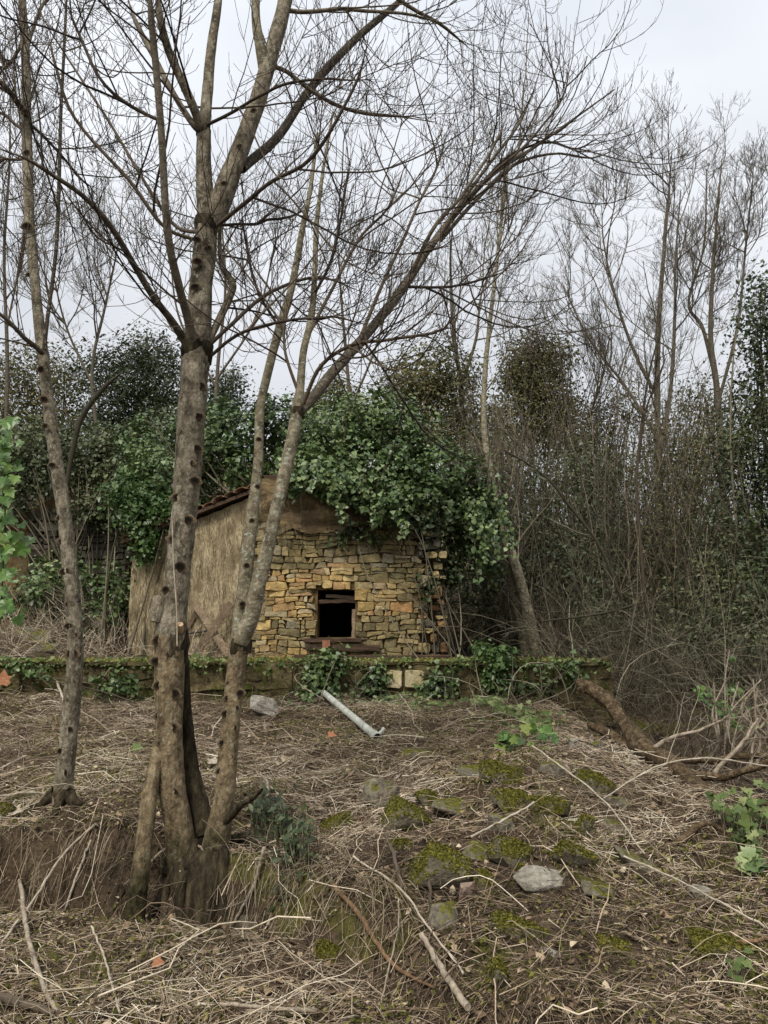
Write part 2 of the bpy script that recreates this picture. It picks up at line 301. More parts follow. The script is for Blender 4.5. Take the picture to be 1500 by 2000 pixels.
# ------------------------------------------------------------------ ground
def axis(a, b, step, far, n):
    g = np.geomspace(step, far, n); return np.concatenate([(a-np.cumsum(g))[::-1], np.arange(a, b, step), b+np.cumsum(g)])
gx = axis(-4.4, 4.6, .05, 22, 34); gy = np.concatenate([np.array([-60, -20, -6, -2, 0, 1.0]), np.arange(1.6, 10, .045), 10+np.cumsum(np.geomspace(.05, 18, 44))])
GX, GY = np.meshgrid(gx, gy); a = Acc(); nxg, nyg = len(gx), len(gy)
ii = np.arange(nxg*nyg).reshape(nyg, nxg)
a.add(np.stack([GX, GY, H(GX, GY)], -1), np.stack([ii[:-1, :-1], ii[:-1, 1:], ii[1:, 1:], ii[1:, :-1]], -1).reshape(-1, 4))
tag(a.build('ground', m_ground), 'bare brown earth slope with mossy patches rising to the terrace', 'ground', kind='structure')

# ------------------------------------------------------------------ masonry pieces
def clip(poly, n, c):                                     # keep the side n.p <= c
    out = []
    for i in range(len(poly)):
        p, q = poly[i], poly[(i+1) % len(poly)]; a1, b1 = np.dot(n, p)-c, np.dot(n, q)-c
        if a1 <= 0: out.append(p)
        if a1*b1 < 0: out.append(p+(q-p)*(a1/(a1-b1)))
    return out
def masonry(x0, x1, z0, z1, cw, ch, seed, hole=None, jit=.32):
    g = np.random.default_rng(seed); pts = []; z = z0
    while z < z1:
        h = ch*g.uniform(.65, 1.45); x = x0-g.uniform(0, cw)
        while x < x1+cw:
            w = cw*g.choice([.3, .5, .8, 1, 1.4, 1.9]); pts.append((x+w/2, z+h/2+g.normal(0, h*.16))); x += w
            if h > ch*1.15 and g.random() < .4:           # two thin stones in a tall course
                pts[-1] = (pts[-1][0], z+h*.28); pts.append((pts[-1][0]+g.normal(0, cw*.1), z+h*.76))
        z += h
    pts = np.array(pts); pts[:, 0] += g.normal(0, cw*jit*.3, len(pts)); k = cw/ch*.9
    Q = pts*np.array([1, k]); cells = []
    for i, p in enumerate(Q):
        if not (x0 < pts[i, 0] < x1 and z0 < pts[i, 1] < z1): continue
        if hole and hole[0] < pts[i, 0] < hole[1] and hole[2] < pts[i, 1] < hole[3]: continue
        poly = [np.array(c) for c in ((x0, z0*k), (x1, z0*k), (x1, z1*k), (x0, z1*k))]
        d = np.linalg.norm(Q-p, axis=1)
        for j in np.argsort(d)[1:18]:
            n = Q[j]-p; poly = clip(poly, n, np.dot(n, (Q[j]+p)/2))
            if len(poly) < 3: break
        if len(poly) < 3: continue
        poly = [q/np.array([1, k]) for q in poly]
        if hole:
            c = pts[i]; hx0, hx1, hz0, hz1 = hole
            P = np.array(poly)
            if P[:, 0].max() > hx0 and P[:, 0].min() < hx1 and P[:, 1].max() > hz0 and P[:, 1].min() < hz1:
                gaps = [(hx0-c[0], (1, 0), hx0), (c[0]-hx1, (-1, 0), -hx1), (hz0-c[1], (0, 1), hz0), (c[1]-hz1, (0, -1), -hz1)]
                gp = max(gaps, key=lambda q: q[0]); poly = clip(poly, np.array(gp[1], float), gp[2]+g.normal(0, .012))
        if len(poly) >= 3: cells.append(np.array(poly))
    return cells
def coursed(x0, x1, z0, z1, cw, ch, seed, hole=None, rag=.02):
    g = np.random.default_rng(seed); zs = [z0]
    while zs[-1] < z1: zs.append(zs[-1]+ch*g.uniform(.6, 1.5))
    def zb(k, x): return zs[k]+(0.0 if k == 0 else 1.0)*ch*.42*fbm(np.asarray(x)*2.6, k*7.7+seed, o=3)
    cells = []
    for k in range(len(zs)-1):
        x = x0-g.uniform(0, cw*.5)
        while x < x1:
            w = cw*g.choice([.35, .55, .8, 1, 1.3, 1.8]); s0, s1 = g.normal(0, .018, 2); xa, xb = x, x+w; x = xb
            xs = np.array([xa, xa+w*g.uniform(.3, .7), xb]); lo, hi = zb(k, xs), zb(k+1, xs)
            lo[1] += g.normal(0, ch*.05); hi[1] += g.normal(0, ch*.07)
            def cell(l, h, a_, b_): return np.array([(a_, l[0]), (xs[1], l[1]), (b_, l[2]), (b_+s1, h[2]), (xs[1], h[1]), (a_+s0, h[0])])
            if hi[1]-lo[1] > ch*.95 and g.random() < .38:
                md = lo+(hi-lo)*g.uniform(.35, .65, 3); c2 = [cell(lo, md, xa, xb), cell(md, hi, xa, xb)]
            elif w > cw and g.random() < .3:
                xm = xs[1]; c2 = [np.array([(xa, lo[0]), (xm, lo[1]), (xm+s1, hi[1]), (xa+s0, hi[0])]), np.array([(xm, lo[1]), (xb, lo[2]), (xb+s0, hi[2]), (xm+s1, hi[1])])]
            else: c2 = [cell(lo, hi, xa, xb)]
            for P in c2:
                P = [np.array(q) for q in P]; P = clip(P, np.array([1., 0]), x1+g.normal(0, rag)); P = clip(P, np.array([-1., 0]), -x0) if len(P) > 2 else P
                if len(P) < 3: continue
                A = np.array(P); c = A.mean(0)
                if hole:
                    hx0, hx1, hz0, hz1 = hole
                    if hx0 < c[0] < hx1 and hz0 < c[1] < hz1: continue
                    if A[:, 0].max() > hx0 and A[:, 0].min() < hx1 and A[:, 1].max() > hz0 and A[:, 1].min() < hz1:
                        gp = max([(hx0-c[0], (1, 0), hx0), (c[0]-hx1, (-1, 0), -hx1), (hz0-c[1], (0, 1), hz0), (c[1]-hz1, (0, -1), -hz1)], key=lambda q: q[0])
                        P = clip(P, np.array(gp[1], float), gp[2]+g.normal(0, .012))
                if len(P) >= 3 and np.ptp(np.array(P)[:, 0]) > .025 and np.ptp(np.array(P)[:, 1]) > .018: cells.append(np.array(P))
    return cells
def stone_mesh(name, poly, depth, joint, m, g, xf, parent, cut=(.05, .15)):   # an irregular quarried block from a cell outline
    c = poly.mean(0); n = len(poly); ring = []
    for i in range(n):                                    # cut corners
        p, q, l = poly[i], poly[(i+1) % n], poly[i-1]
        e = g.uniform(*cut); ring += [p+(l-p)*e, p+(q-p)*e]
    ring = np.array(ring); d = ring-c; L = np.linalg.norm(d, axis=1, keepdims=True)
    keep = L[:, 0] > 1e-4; ring, d, L = ring[keep], d[keep], L[keep]; n = len(ring)
    if n < 3 or L.max() < joint*1.8: return None
    o = c+d*np.maximum(1-joint/L, .3); o += g.normal(0, joint*.3, o.shape)
    dp = depth*g.uniform(.55, 1.25); tilt = g.normal(0, .12, 2)
    mid = c+(o-c)*.985; inn = c+(o-c)*.88
    v = np.vstack([np.c_[o, np.full(n, -.05)], np.c_[mid, dp*.62+(mid-c)@tilt*.6], np.c_[inn, dp+(inn-c)@tilt+g.normal(0, depth*.07, n)], [[*c, dp*1.03]]])
    idx = np.arange(n); nx = (idx+1) % n; a = Acc()
    a.add(xf(v), np.vstack([np.c_[idx, nx, n+nx, n+idx], np.c_[n+idx, n+nx, 2*n+nx, 2*n+idx]]))
    f3 = np.c_[2*n+idx, 2*n+nx, np.full(n, 3*n)]
    a.f.append(f3.ravel()); a.n.append(np.full(n, 3, np.int32))
    return a.build(name, m, parent, smooth=False)

# ------------------------------------------------------------------ the stone hut
HY = 10.4; ZB = 1.0
def hx(px): return at(px, 1150, HY)[0]
def hz(py): return at(600, py, HY)[2]
hut = thing('stone_hut', 'ruined ochre rubble stone hut with small black window under a mound of ivy', 'hut', (-.9, 10.6, 1.0))
XL, XM, XR = hx(503), hx(803), hx(862)
W = (hx(620), hx(694), hz(1246), hz(1152)); ZT = hz(1040); ZR = hz(935)
a = Acc(); y0, y1 = HY+.04, HY+.45
boxacc(a, (XL, y0, ZB), (W[0], y1, ZR)); boxacc(a, (W[1], y0, ZB), (hx(818), y1, ZR)); boxacc(a, (W[0], y0, ZB), (W[1], y1, W[2])); boxacc(a, (W[0], y0, W[3]), (W[1], y1, ZR))
boxacc(a, (hx(818)+.001, HY+.16, ZB), (XR-.05, y1, hz(1010)))
front = a.build('front_wall', m_mortar, hut, smooth=False)
g = np.random.default_rng(3)
front['_o'] = hut['_o']
def xf_front(y): return lambda v: np.stack([v[:, 0], y-v[:, 2], v[:, 1]], -1)
for poly in coursed(XL-.02, hx(838), ZB+.03, ZT, .175, .088, 11, hole=W, rag=.07):
    c = poly.mean(0); wgt = vnoise(c[0]*2.2, c[1]*2.2, 4.2)
    if c[0] > hx(812) and g.random() < .35: continue
    m = m_stonegreen if (c[0] > W[1] and wgt > -.35) or c[1] > ZT-.33+.2*wgt or wgt > .45 else m_stone
    stone_mesh('stone', poly, .045, .0035, m, g, xf_front(HY+.03), front)
for poly in coursed(hx(815), XR+.03, ZB+.02, hz(1045), .20, .11, 12, hole=(hx(812), hx(828), hz(1255), hz(1215)), rag=.06):
    if g.random() < .14: continue
    c = poly.mean(0); m = m_stonered if c[1] < hz(1150) and g.random() < .75 else m_darkstone if g.random() < .5 else m_stonegreen
    stone_mesh('stone', poly, .13, .008, m, g, xf_front(HY+.10-.08*g.random()), front, (.12, .25))
# earth render left above the stonework, its lower edge ragged
a = Acc(); n = 110; xs = np.linspace(XL-.05, XR-.12, n); low = ZT-.03+.09*fbm(xs*3.1, 2.2, o=4)+.05*np.sin((xs-XL)*1.6)
rows = 16; V = []
for k in range(rows+1):
    z = low+(ZR-low)*k/rows; V.append(np.stack([xs, HY-.06+.07*fbm(xs*3, z*5, o=3)+.08*(k/rows), z], -1))
V = np.array(V); idx = np.arange(n*(rows+1)).reshape(rows+1, n)
a.add(V, np.stack([idx[:-1, :-1], idx[:-1, 1:], idx[1:, 1:], idx[1:, :-1]], -1).reshape(-1, 4))
B = V.copy(); B[..., 1] = HY+.12; a.add(np.concatenate([V[0], B[0]]), np.stack([np.arange(n-1), n+np.arange(n-1), n+1+np.arange(n-1), 1+np.arange(n-1)], -1))
a.build('earth_render', m_earth, hut)
gr = np.random.default_rng(66); nr = 110; rxs = gr.uniform(XL, XR, nr); rzs = gr.uniform(ZT+.05, ZR, nr); Kr = 6; PR = np.stack([rxs[:, None]+np.cumsum(gr.normal(0, .02, (nr, Kr)), 1), HY-.10-.05*gr.random((nr, Kr)), rzs[:, None]-np.linspace(0, 1, Kr)[None]*gr.uniform(.08, .4, nr)[:, None]], -1)
a = Acc(); tubes(a, PR, np.full((nr, Kr), .004), 3); tag(a.build('hanging_roots', m_brush, hut), kind='stuff')
# streaked plaster wall, falling to the left under the roof verge
PA, PC = at(499, 1275, 10.5), at(250, 1275, 11.25)
zA, zC = at(497, 962, 10.5)[2], at(250, 1062, 11.25)[2]
dirw = nrm(PC[:2]-PA[:2]); nw = np.array([dirw[1], -dirw[0]]); nw = nw if nw[1] < 0 else -nw
n, rows = 50, 44; S = np.linspace(0, 1, n); V = []
for k in range(rows+1):
    t = k/rows; top = zA+(zC-zA)*S; z = ZB-.02+(top-ZB)*t
    off = .018*fbm(S*26, z*1.2, o=3)+.015*fbm(S*5, z*4, 7, o=2)
    xy = PA[:2]+np.outer(S, PC[:2]-PA[:2])+np.outer(off, nw); V.append(np.c_[xy, z])
V = np.array(V); idx = np.arange(n*(rows+1)).reshape(rows+1, n); B = V.copy(); B[..., :2] -= nw*.30
a = Acc(); Fq = np.stack([idx[:-1, :-1], idx[1:, :-1], idx[1:, 1:], idx[:-1, 1:]], -1).reshape(-1, 4)
a.add(V, Fq); a.add(B, Fq[:, ::-1])
for e in (0, n-1): a.add(np.concatenate([V[:, e], B[:, e]]), np.stack([np.arange(rows), np.arange(1, rows+1), rows+2+np.arange(rows), rows+1+np.arange(rows)], -1))
a.add(np.concatenate([V[-1], B[-1]]), np.stack([np.arange(n-1), np.arange(1, n), n+1+np.arange(n-1), n+np.arange(n-1)], -1))
a.build('plaster_wall', m_plaster, hut)
gt = np.random.default_rng(55); nn_ = 1300; S_ = gt.random(nn_); tt = gt.random(nn_)**1.1; zz = ZB+(zA+(zC-zA)*S_-ZB)*tt; Lt = .05+.22*gt.random(nn_); Kt = 4
us = S_[:, None]+gt.normal(0, .004, (nn_, Kt)); zt = np.maximum(zz[:, None]-Lt[:, None]*np.linspace(0, 1, Kt)[None], ZB); oo = .022+.012*gt.random((nn_, Kt))
xy = PA[:2]+us[..., None]*(PC[:2]-PA[:2])+oo[..., None]*nw; a = Acc(); tubes(a, np.concatenate([xy, zt[..., None]], -1), np.full((nn_, Kt), .0026), 3)
tag(a.build('dead_tendrils', M('dead_tendril', [(0, (.08, .058, .032)), (.4, (.22, .17, .095)), (1, (.44, .36, .23))], rough=.9, spec=.1, mottle=.2), hut), kind='stuff')
a = Acc(); boxacc(a, (PC[0]-.02, PC[1]+.2, ZB), (PC[0]+.25, 14.5, zC-.12)); a.build('side_wall', m_mortar, hut, smooth=False)
a = Acc(); boxacc(a, (XR-.45, HY+.46, ZB), (XR-.1, 14.5, ZR)); a.build('side_wall', m_mortar, hut, smooth=False)
a = Acc(); boxacc(a, (PC[0], 14.5, ZB), (PA[0]+.055, 14.8, zC)); boxacc(a, (PA[0]+.056, 14.5, ZB), (XR-.1, 14.8, ZR)); a.build('rear_wall', m_mortar, hut, smooth=False)
a = Acc(); boxacc(a, (XL+.005, HY+.46, ZB), (XL+.2, 14.5, ZR)); a.build('added_light_partition', m_mortar, hut, smooth=False)  # unseen wall added to keep light out of the room behind the window
# quoin blocks with open gaps beside the plaster
zq = hz(1265); k = 0
while zq < hz(1020):
    h = g.uniform(.07, .12)
    if k % 2 == 0 or zq < hz(1150):
        a = Acc(); xq = XL-.14+g.uniform(-.03, .03)
        poly = np.array([(xq, zq), (xq+.24, zq+g.normal(0, .006)), (xq+.24, zq+h), (xq, zq+h+g.normal(0, .006))])
        stone_mesh('quoin', poly, .06, .004, m_stonegreen, g, xf_front(HY+.04), hut)
    zq += h; k += 1
# roof: sloping slab on the plaster wall with a verge of tiles, flat slab behind the front wall
roof = None; a = Acc()
P0, P1 = np.array([PA[0]+.05, PA[1], zA]), np.array([PC[0]-.1, PC[1], zC-.03])
def slab(acc, p, q, back, th, over=.12):
    d = np.array([nw[0], nw[1], 0]); f0, f1 = p+d*over, q+d*over; b0, b1 = f0.copy(), f1.copy(); b0[1] = back; b1[1] = back
    up = np.array([0, 0, th]); v = [f0, f1, b1, b0, f0+up, f1+up, b1+up, b0+up]
    acc.add(v, [(0,1,2,3),(7,6,5,4),(0,4,5,1),(1,5,6,2),(2,6,7,3),(3,7,4,0)])
slab(a, P0+np.array([0, 0, .015]), P1+np.array([0, 0, .015]), 14.9, .05)
boxacc(a, (PA[0]+.06, HY+.1, ZR+.004), (XR-.02, 14.85, ZR+.07))
roof = a.build('roof', m_darkwood, hut, smooth=False); roof['_o'] = hut['_o']
nt_ = 13
for k in range(nt_):                                      # each tile an arched half pipe laid down the slope
    t = (k+.5)/nt_; c = P0+(P1-P0)*t+np.array([nw[0], nw[1], 0])*(.16+g.uniform(-.04, .03))+np.array([0, 0, .075+.012*g.normal()])
    L = .13; th = np.linspace(0, math.pi, 7); ax = nrm(P1-P0); bk = np.array([-nw[0], -nw[1], 0]); upv = np.cross(ax, bk); upv = upv if upv[2] > 0 else -upv
    a = Acc(); vv = []
    for rr in (.105, .088):
        for e in (0, .42):
            vv.append(c+np.outer(np.cos(th)*rr*.95, ax)+np.outer(np.sin(th)*rr*.42, upv)+bk*e)
    v = np.concatenate(vv); i = np.arange(6)
    a.add(v, np.vstack([np.c_[i, i+1, 8+i, 7+i], np.c_[14+i, 21+i, 22+i, 15+i], np.c_[i, 14+i, 15+i, i+1], np.c_[7+i, 8+i, 22+i, 21+i]]))
    a.build('roof_tile', m_tile, roof)
# window timbers
def plank(p, q, w, t, m, name, parent, up=(0, 0, 1), seed=0, bend=0):
    p, q = np.array(p, float), np.array(q, float); d = nrm(q-p); u = np.array(up, float); u = nrm(u-d*np.dot(u, d)); s = np.cross(d, u)
    K = 7; gg = np.random.default_rng(seed+int(abs(p[0])*97)); V = []
    for k in range(K):
        c = p+(q-p)*k/(K-1)+u*bend*math.sin(math.pi*k/(K-1)); ww = w/2*(1+gg.normal(0, .05)); tt = t/2
        for (e, f) in ((-1, -1), (-.8, -1), (.8, -1), (1, -1), (1, 1), (.8, 1), (-.8, 1), (-1, 1)):
            V.append(c+u*ww*e+s*tt*f*(.85 if abs(e) == 1 else 1)+gg.normal(0, t*.04, 3))
    i = np.arange(K*8).reshape(K, 8); j = np.roll(i, -1, 1); a = Acc()
    a.add(V, np.stack([i[:-1], j[:-1], j[1:], i[1:]], -1).reshape(-1, 4))
    a.f += [i[0][::-1], i[-1]]; a.n += [np.array([8], np.int32), np.array([8], np.int32)]
    return a.build(name, m, parent, smooth=False) if parent is not None else a
plank((W[0]-.03, HY+.13, hz(1176)), (W[1]+.06, HY+.12, hz(1172)), .05, .10, m_darkwood, 'lintel_board', hut)
plank((W[0]+.10, HY+.19, hz(1163)), (W[1]+.09, HY+.18, hz(1168)), .045, .08, m_wood, 'lintel_board', hut)
plank((W[1]-.02, HY+.07, hz(1190)), (W[1]-.025, HY+.07, hz(1246)), .05, .08, m_wood, 'window_jamb', hut, up=(1, 0, 0))
plank((hx(596), HY-.05, hz(1251)), (hx(706), HY-.05, hz(1250)), .055, .09, m_darkwood, 'sill_board', hut)
plank((hx(600), HY-.045, hz(1264)), (hx(742), HY-.04, hz(1266)), .085, .08, m_darkwood, 'sill_board', hut)
a = Acc(); boxacc(a, (hx(632), HY-.13, hz(1270)), (hx(647), HY-.02, hz(1250))); a.build('brick', m_brick, hut, smooth=False)
a = plank((hx(584), 10.02, 1.075), (hx(872), 10.08, 1.07), .05, .10, m_darkwood, 'x', None)
solo(a, 'timber_beam', m_darkwood, 'long dark rotten timber lying along the foot of the stone hut', 'beam', (-.4, 10.05, 1.04), smooth=False)
# two crossed boards leaning on the plaster wall
def onwall(px, py, out=.06):
    d = ray(px, py); nn = np.array([nw[0], nw[1], 0]); t = np.dot(np.array([PA[0], PA[1], 0])+nn*out-EYE, nn)/np.dot(d, nn); return EYE+d*t
cross = thing('crossed_boards', 'pair of grey boards crossed in an X leaning on the plaster wall', 'boards', onwall(405, 1290))
plank(onwall(381, 1180, .09), onwall(447, 1280, .11), psize(14, 10.8), .025, m_wood, 'board', cross, up=(1, 0, .4), seed=1)
plank(onwall(452, 1178, .125), onwall(366, 1300, .18), psize(14, 10.8), .025, m_wood, 'board', cross, up=(1, 0, -.4), seed=2)
plank(onwall(386, 1193, .03), onwall(362, 1230, .03), psize(9, 10.8), .02, m_wood, 'board', cross, up=(1, 0, -.4), seed=3)
a = Acc(); tubes(a, np.array([onwall(362, 1237, .04), onwall(384, 1235, .04), onwall(406, 1232, .04)]), np.full(3, .016), 6, cap=True); a.build('iron_rod', m_iron, cross)
a = plank(onwall(385, 1289, .2), onwall(446, 1290, .2), .06, .08, m_darkwood, 'x', None, seed=5)
solo(a, 'plank', m_darkwood, 'dark plank lying on the ledge beneath the crossed boards', 'plank', onwall(415, 1292, .2), smooth=False)

# ruined wall in the shade at the far left, stones told apart
ruin = thing('ruined_wall', 'dark ruined stone wall in the shade behind the leftmost trunk', 'wall', at(150, 1225, 13.2))
def rx(px): return at(px, 1100, 13.0)[0]
def rz(py): return at(150, py, 13.0)[2]
a = Acc(); v = []
prof = [(-60, 1060), (30, 1005), (85, 975), (130, 962), (170, 1000), (250, 1010)]
pf = np.array([(rx(p), rz(q)) for p, q in prof]); nP = len(pf)
v = [(x, 13.05, ZB) for x, z in pf]+[(x, 13.05, z) for x, z in pf]+[(x, 13.5, ZB) for x, z in pf]+[(x, 13.5, z) for x, z in pf]; i = np.arange(nP-1)
a.add(v, np.vstack([np.c_[i, i+1, nP+i+1, nP+i], np.c_[2*nP+i, 3*nP+i, 3*nP+i+1, 2*nP+i+1], np.c_[nP+i, nP+i+1, 3*nP+i+1, 3*nP+i]]))
a.build('wall_core', m_mortar, ruin, smooth=False)
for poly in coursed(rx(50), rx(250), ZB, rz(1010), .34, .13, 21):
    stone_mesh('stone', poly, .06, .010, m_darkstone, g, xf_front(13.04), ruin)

# ------------------------------------------------------------------ terrace retaining wall
TY = 9.0
tw = thing('retaining_wall', 'low mossy retaining wall edging the terrace across the picture', 'wall', (-2, 9.2, .6))
a = Acc(); n = 160; xs = np.linspace(-7.5, 2.62, n); prof = [(0.03, .35), (.0, .80), (-.02, 1.035), (.05, 1.065), (.35, 1.06), (.40, .4)]
V = []
for k, (dy, z) in enumerate(prof):
    nzv = fbm(xs*2.2, k*1.7, o=3); V.append(np.stack([xs, TY+dy+.035*nzv, z+(.02*fbm(xs*3+9, k*2., o=2) if z > .7 else 0*xs)], -1))
V = np.array(V); idx = np.arange(n*len(prof)).reshape(len(prof), n)
a.add(V, np.stack([idx[:-1, :-1], idx[:-1, 1:], idx[1:, 1:], idx[1:, :-1]], -1).reshape(-1, 4))
a.add(V[:, -1], [np.arange(len(prof))[::-1]]); core = a.build('wall_core', m_wallmoss, tw); core['_o'] = tw['_o']
g = np.random.default_rng(5)
for poly in coursed(-4.6, 2.6, .52, .985, .42, .16, 31):
    c = poly.mean(0)
    if .0 < c[0] < .47 and c[1] > .72: continue
    if g.random() < .2: continue
    stone_mesh('stone', poly, .045, .012, m_wallmoss, g, xf_front(TY+.02), core)
for (p0, p1) in ((752, 786), (790, 829)):
    poly = np.array([(at(p0, 1320, TY)[0], at(p0, 1343, TY)[2]), (at(p1, 1320, TY)[0], at(p1, 1346, TY)[2]), (at(p1, 1320, TY)[0], at(p1, 1309, TY)[2]), (at(p0, 1320, TY)[0], at(p0, 1307, TY)[2])])
    tag(stone_mesh('stone', poly, .075, .003, m_paleblock, g, xf_front(TY+.02), core), 'pale squared block set in the mossy wall')
# coping slabs
x = -4.6
while x < 2.5:
    w = g.uniform(.35, .8); w = min(w, 2.6-x); a = Acc()
    poly = np.array([(x, 1.03), (x+w, 1.03+g.normal(0, .006)), (x+w, 1.075), (x, 1.075+g.normal(0, .006))])
    stone_mesh('coping_stone', poly, .06, .003, m_wallmoss, g, xf_front(TY+.0), tw); x += w
a = Acc(); n = 9000; X = rng.uniform(-5, 2.6, n); Yy = TY-.04+rng.random(n)**1.5*1.3; keep = fbm(X*2.5, Yy*3, 1, o=2) > -.35; X, Yy = X[keep], Yy[keep]; n = len(X)
C = np.stack([X, Yy, 1.065+.02*rng.random(n)+np.where(Yy > 9.4, -.02, 0)], -1); D = np.stack([rng.normal(0, .7, n), rng.normal(-.2, .6, n), rng.random(n)*.9], -1)
leaves(a, C, np.stack([rng.normal(0, .6, n), rng.normal(-.6, .4, n), np.full(n, .8)], -1), D, rng.uniform(.02, .055, n), 'simple'); a.build('moss', m_moss, tw)['kind'] = 'stuff'

# ------------------------------------------------------------------ trees
UP = np.array([0, 0, 1.])
def resample(P, R, K):
    t = np.linspace(0, len(P)-1, K); i = np.minimum(t.astype(int), len(P)-2); f = (t-i)[:, None]
    return P[i]*(1-f)+P[i+1]*f, R[i]*(1-f[:, 0])+R[i+1]*f[:, 0]
def grow(g, P, R, n, t0, t1, L0, L1, ang, K, up, sag, wob, rr, taper=.35, rmin=.0012, flat=1.0):
    N, K0 = P.shape[:2]; par = np.repeat(np.arange(N), n); m = len(par)
    t = t0+(t1-t0)*g.random(m); fi = t*(K0-1); i = np.minimum(fi.astype(int), K0-2); f = (fi-i)[:, None]
    B = P[par, i]*(1-f)+P[par, i+1]*f; T = nrm(P[par, i+1]-P[par, i]); pr = R[par, i]*(1-f[:, 0])+R[par, i+1]*f[:, 0]
    rv = g.normal(size=(m, 3)); rv[:, 1] *= flat
    q = nrm(rv-(rv*T).sum(-1, keepdims=True)*T); aa = np.clip(g.normal(ang, .2, m), .15, 1.5)[:, None]
    D = np.cos(aa)*T+np.sin(aa)*q; L = (L0+(L1-L0)*g.random(m))*(1.1-.5*t); st = (L/(K-1))[:, None]
    pts = [B]; p = B
    for k in range(1, K):
        s = k/(K-1); D = nrm(D+UP*(up*s-sag*(1-s))+g.normal(0, wob, (m, 3))); p = p+D*st; pts.append(p)
    r0 = np.clip(rr*L, rmin, pr*.8+rmin*.5); tp = 1-(1-taper)*np.linspace(0, 1, K)
    return np.stack(pts, 1), np.maximum(r0[:, None]*tp[None], rmin*.8)
def barkstem(acc, P, R, S=14, rough=.10, seed=0):          # a knobbly stem
    K = len(P); a = np.arange(S)/S*2*math.pi
    z = np.cumsum(np.r_[0, np.linalg.norm(np.diff(P, axis=0), axis=1)])
    mul = 1+rough*fbm(np.cos(a)[None]*1.4+seed, np.sin(a)[None]*1.4+z[:, None]*4, z[:, None]*5, o=3)
    tubes(acc, P[None], (R[:, None]*mul)[None], S, r=.5)
_scar = None
def scar(parent, px, py, Y, w, h, rad):
    global _scar
    if _scar is None:
        a = Acc(); n, rows = 14, 5; V = []; RV = []
        gg = np.random.default_rng(8)
        for k in range(rows):
            rr = [1.25, .95, .7, .45, .25][k]; dep = [-.25, .16, .34, .36, .16][k]; RV += [[1, .8, .45, .1, 0][k]]*n; th = np.arange(n)/n*2*math.pi
            V.append(np.stack([np.cos(th)*rr*(1+gg.normal(0, .1, n)), np.full(n, -dep)+gg.normal(0, .04, n), np.sin(th)*rr*(1-.25*np.cos(th)**2)*(1+gg.normal(0, .1, n))], -1))
        idx = np.arange(n*rows).reshape(rows, n); jx = np.roll(idx, -1, 1)
        a.add(np.array(V), np.stack([idx[:-1], jx[:-1], jx[1:], idx[1:]], -1).reshape(-1, 4), np.array(RV)); a.f.append(idx[-1]); a.n.append(np.array([n], np.int32))
        _scar = a.build('branch_scar', m_scar); o = _scar
    else:
        o = _scar.copy(); COL.objects.link(o)
    p = at(px, py, Y); p[1] -= rad; o.parent = parent; o.location = p-np.array(parent['_o'])
    s = psize(1, Y)/2; o.scale = (w*s*rng.choice([-1.3, 1.3]), w*s*.32, h*s*1.15); o.rotation_euler = (0, rng.uniform(-.3, .3), rng.uniform(-.25, .25)); return o
def collar(parent, px, py, Y, w, h, seed):                 # dark swollen ring where the whorls leave
    c = at(px, py, Y); hh = psize(h, Y); r = psize(w, Y)/2; z = np.linspace(-hh/2, hh/2, 7)
    P = c+np.outer(z, UP); R = r*(.98+.10*np.sin(np.linspace(0, math.pi, 7)))
    a = Acc(); barkstem(a, P, R*.90, 24, .26, seed); return a.build('branch_collar', m_stool, parent)

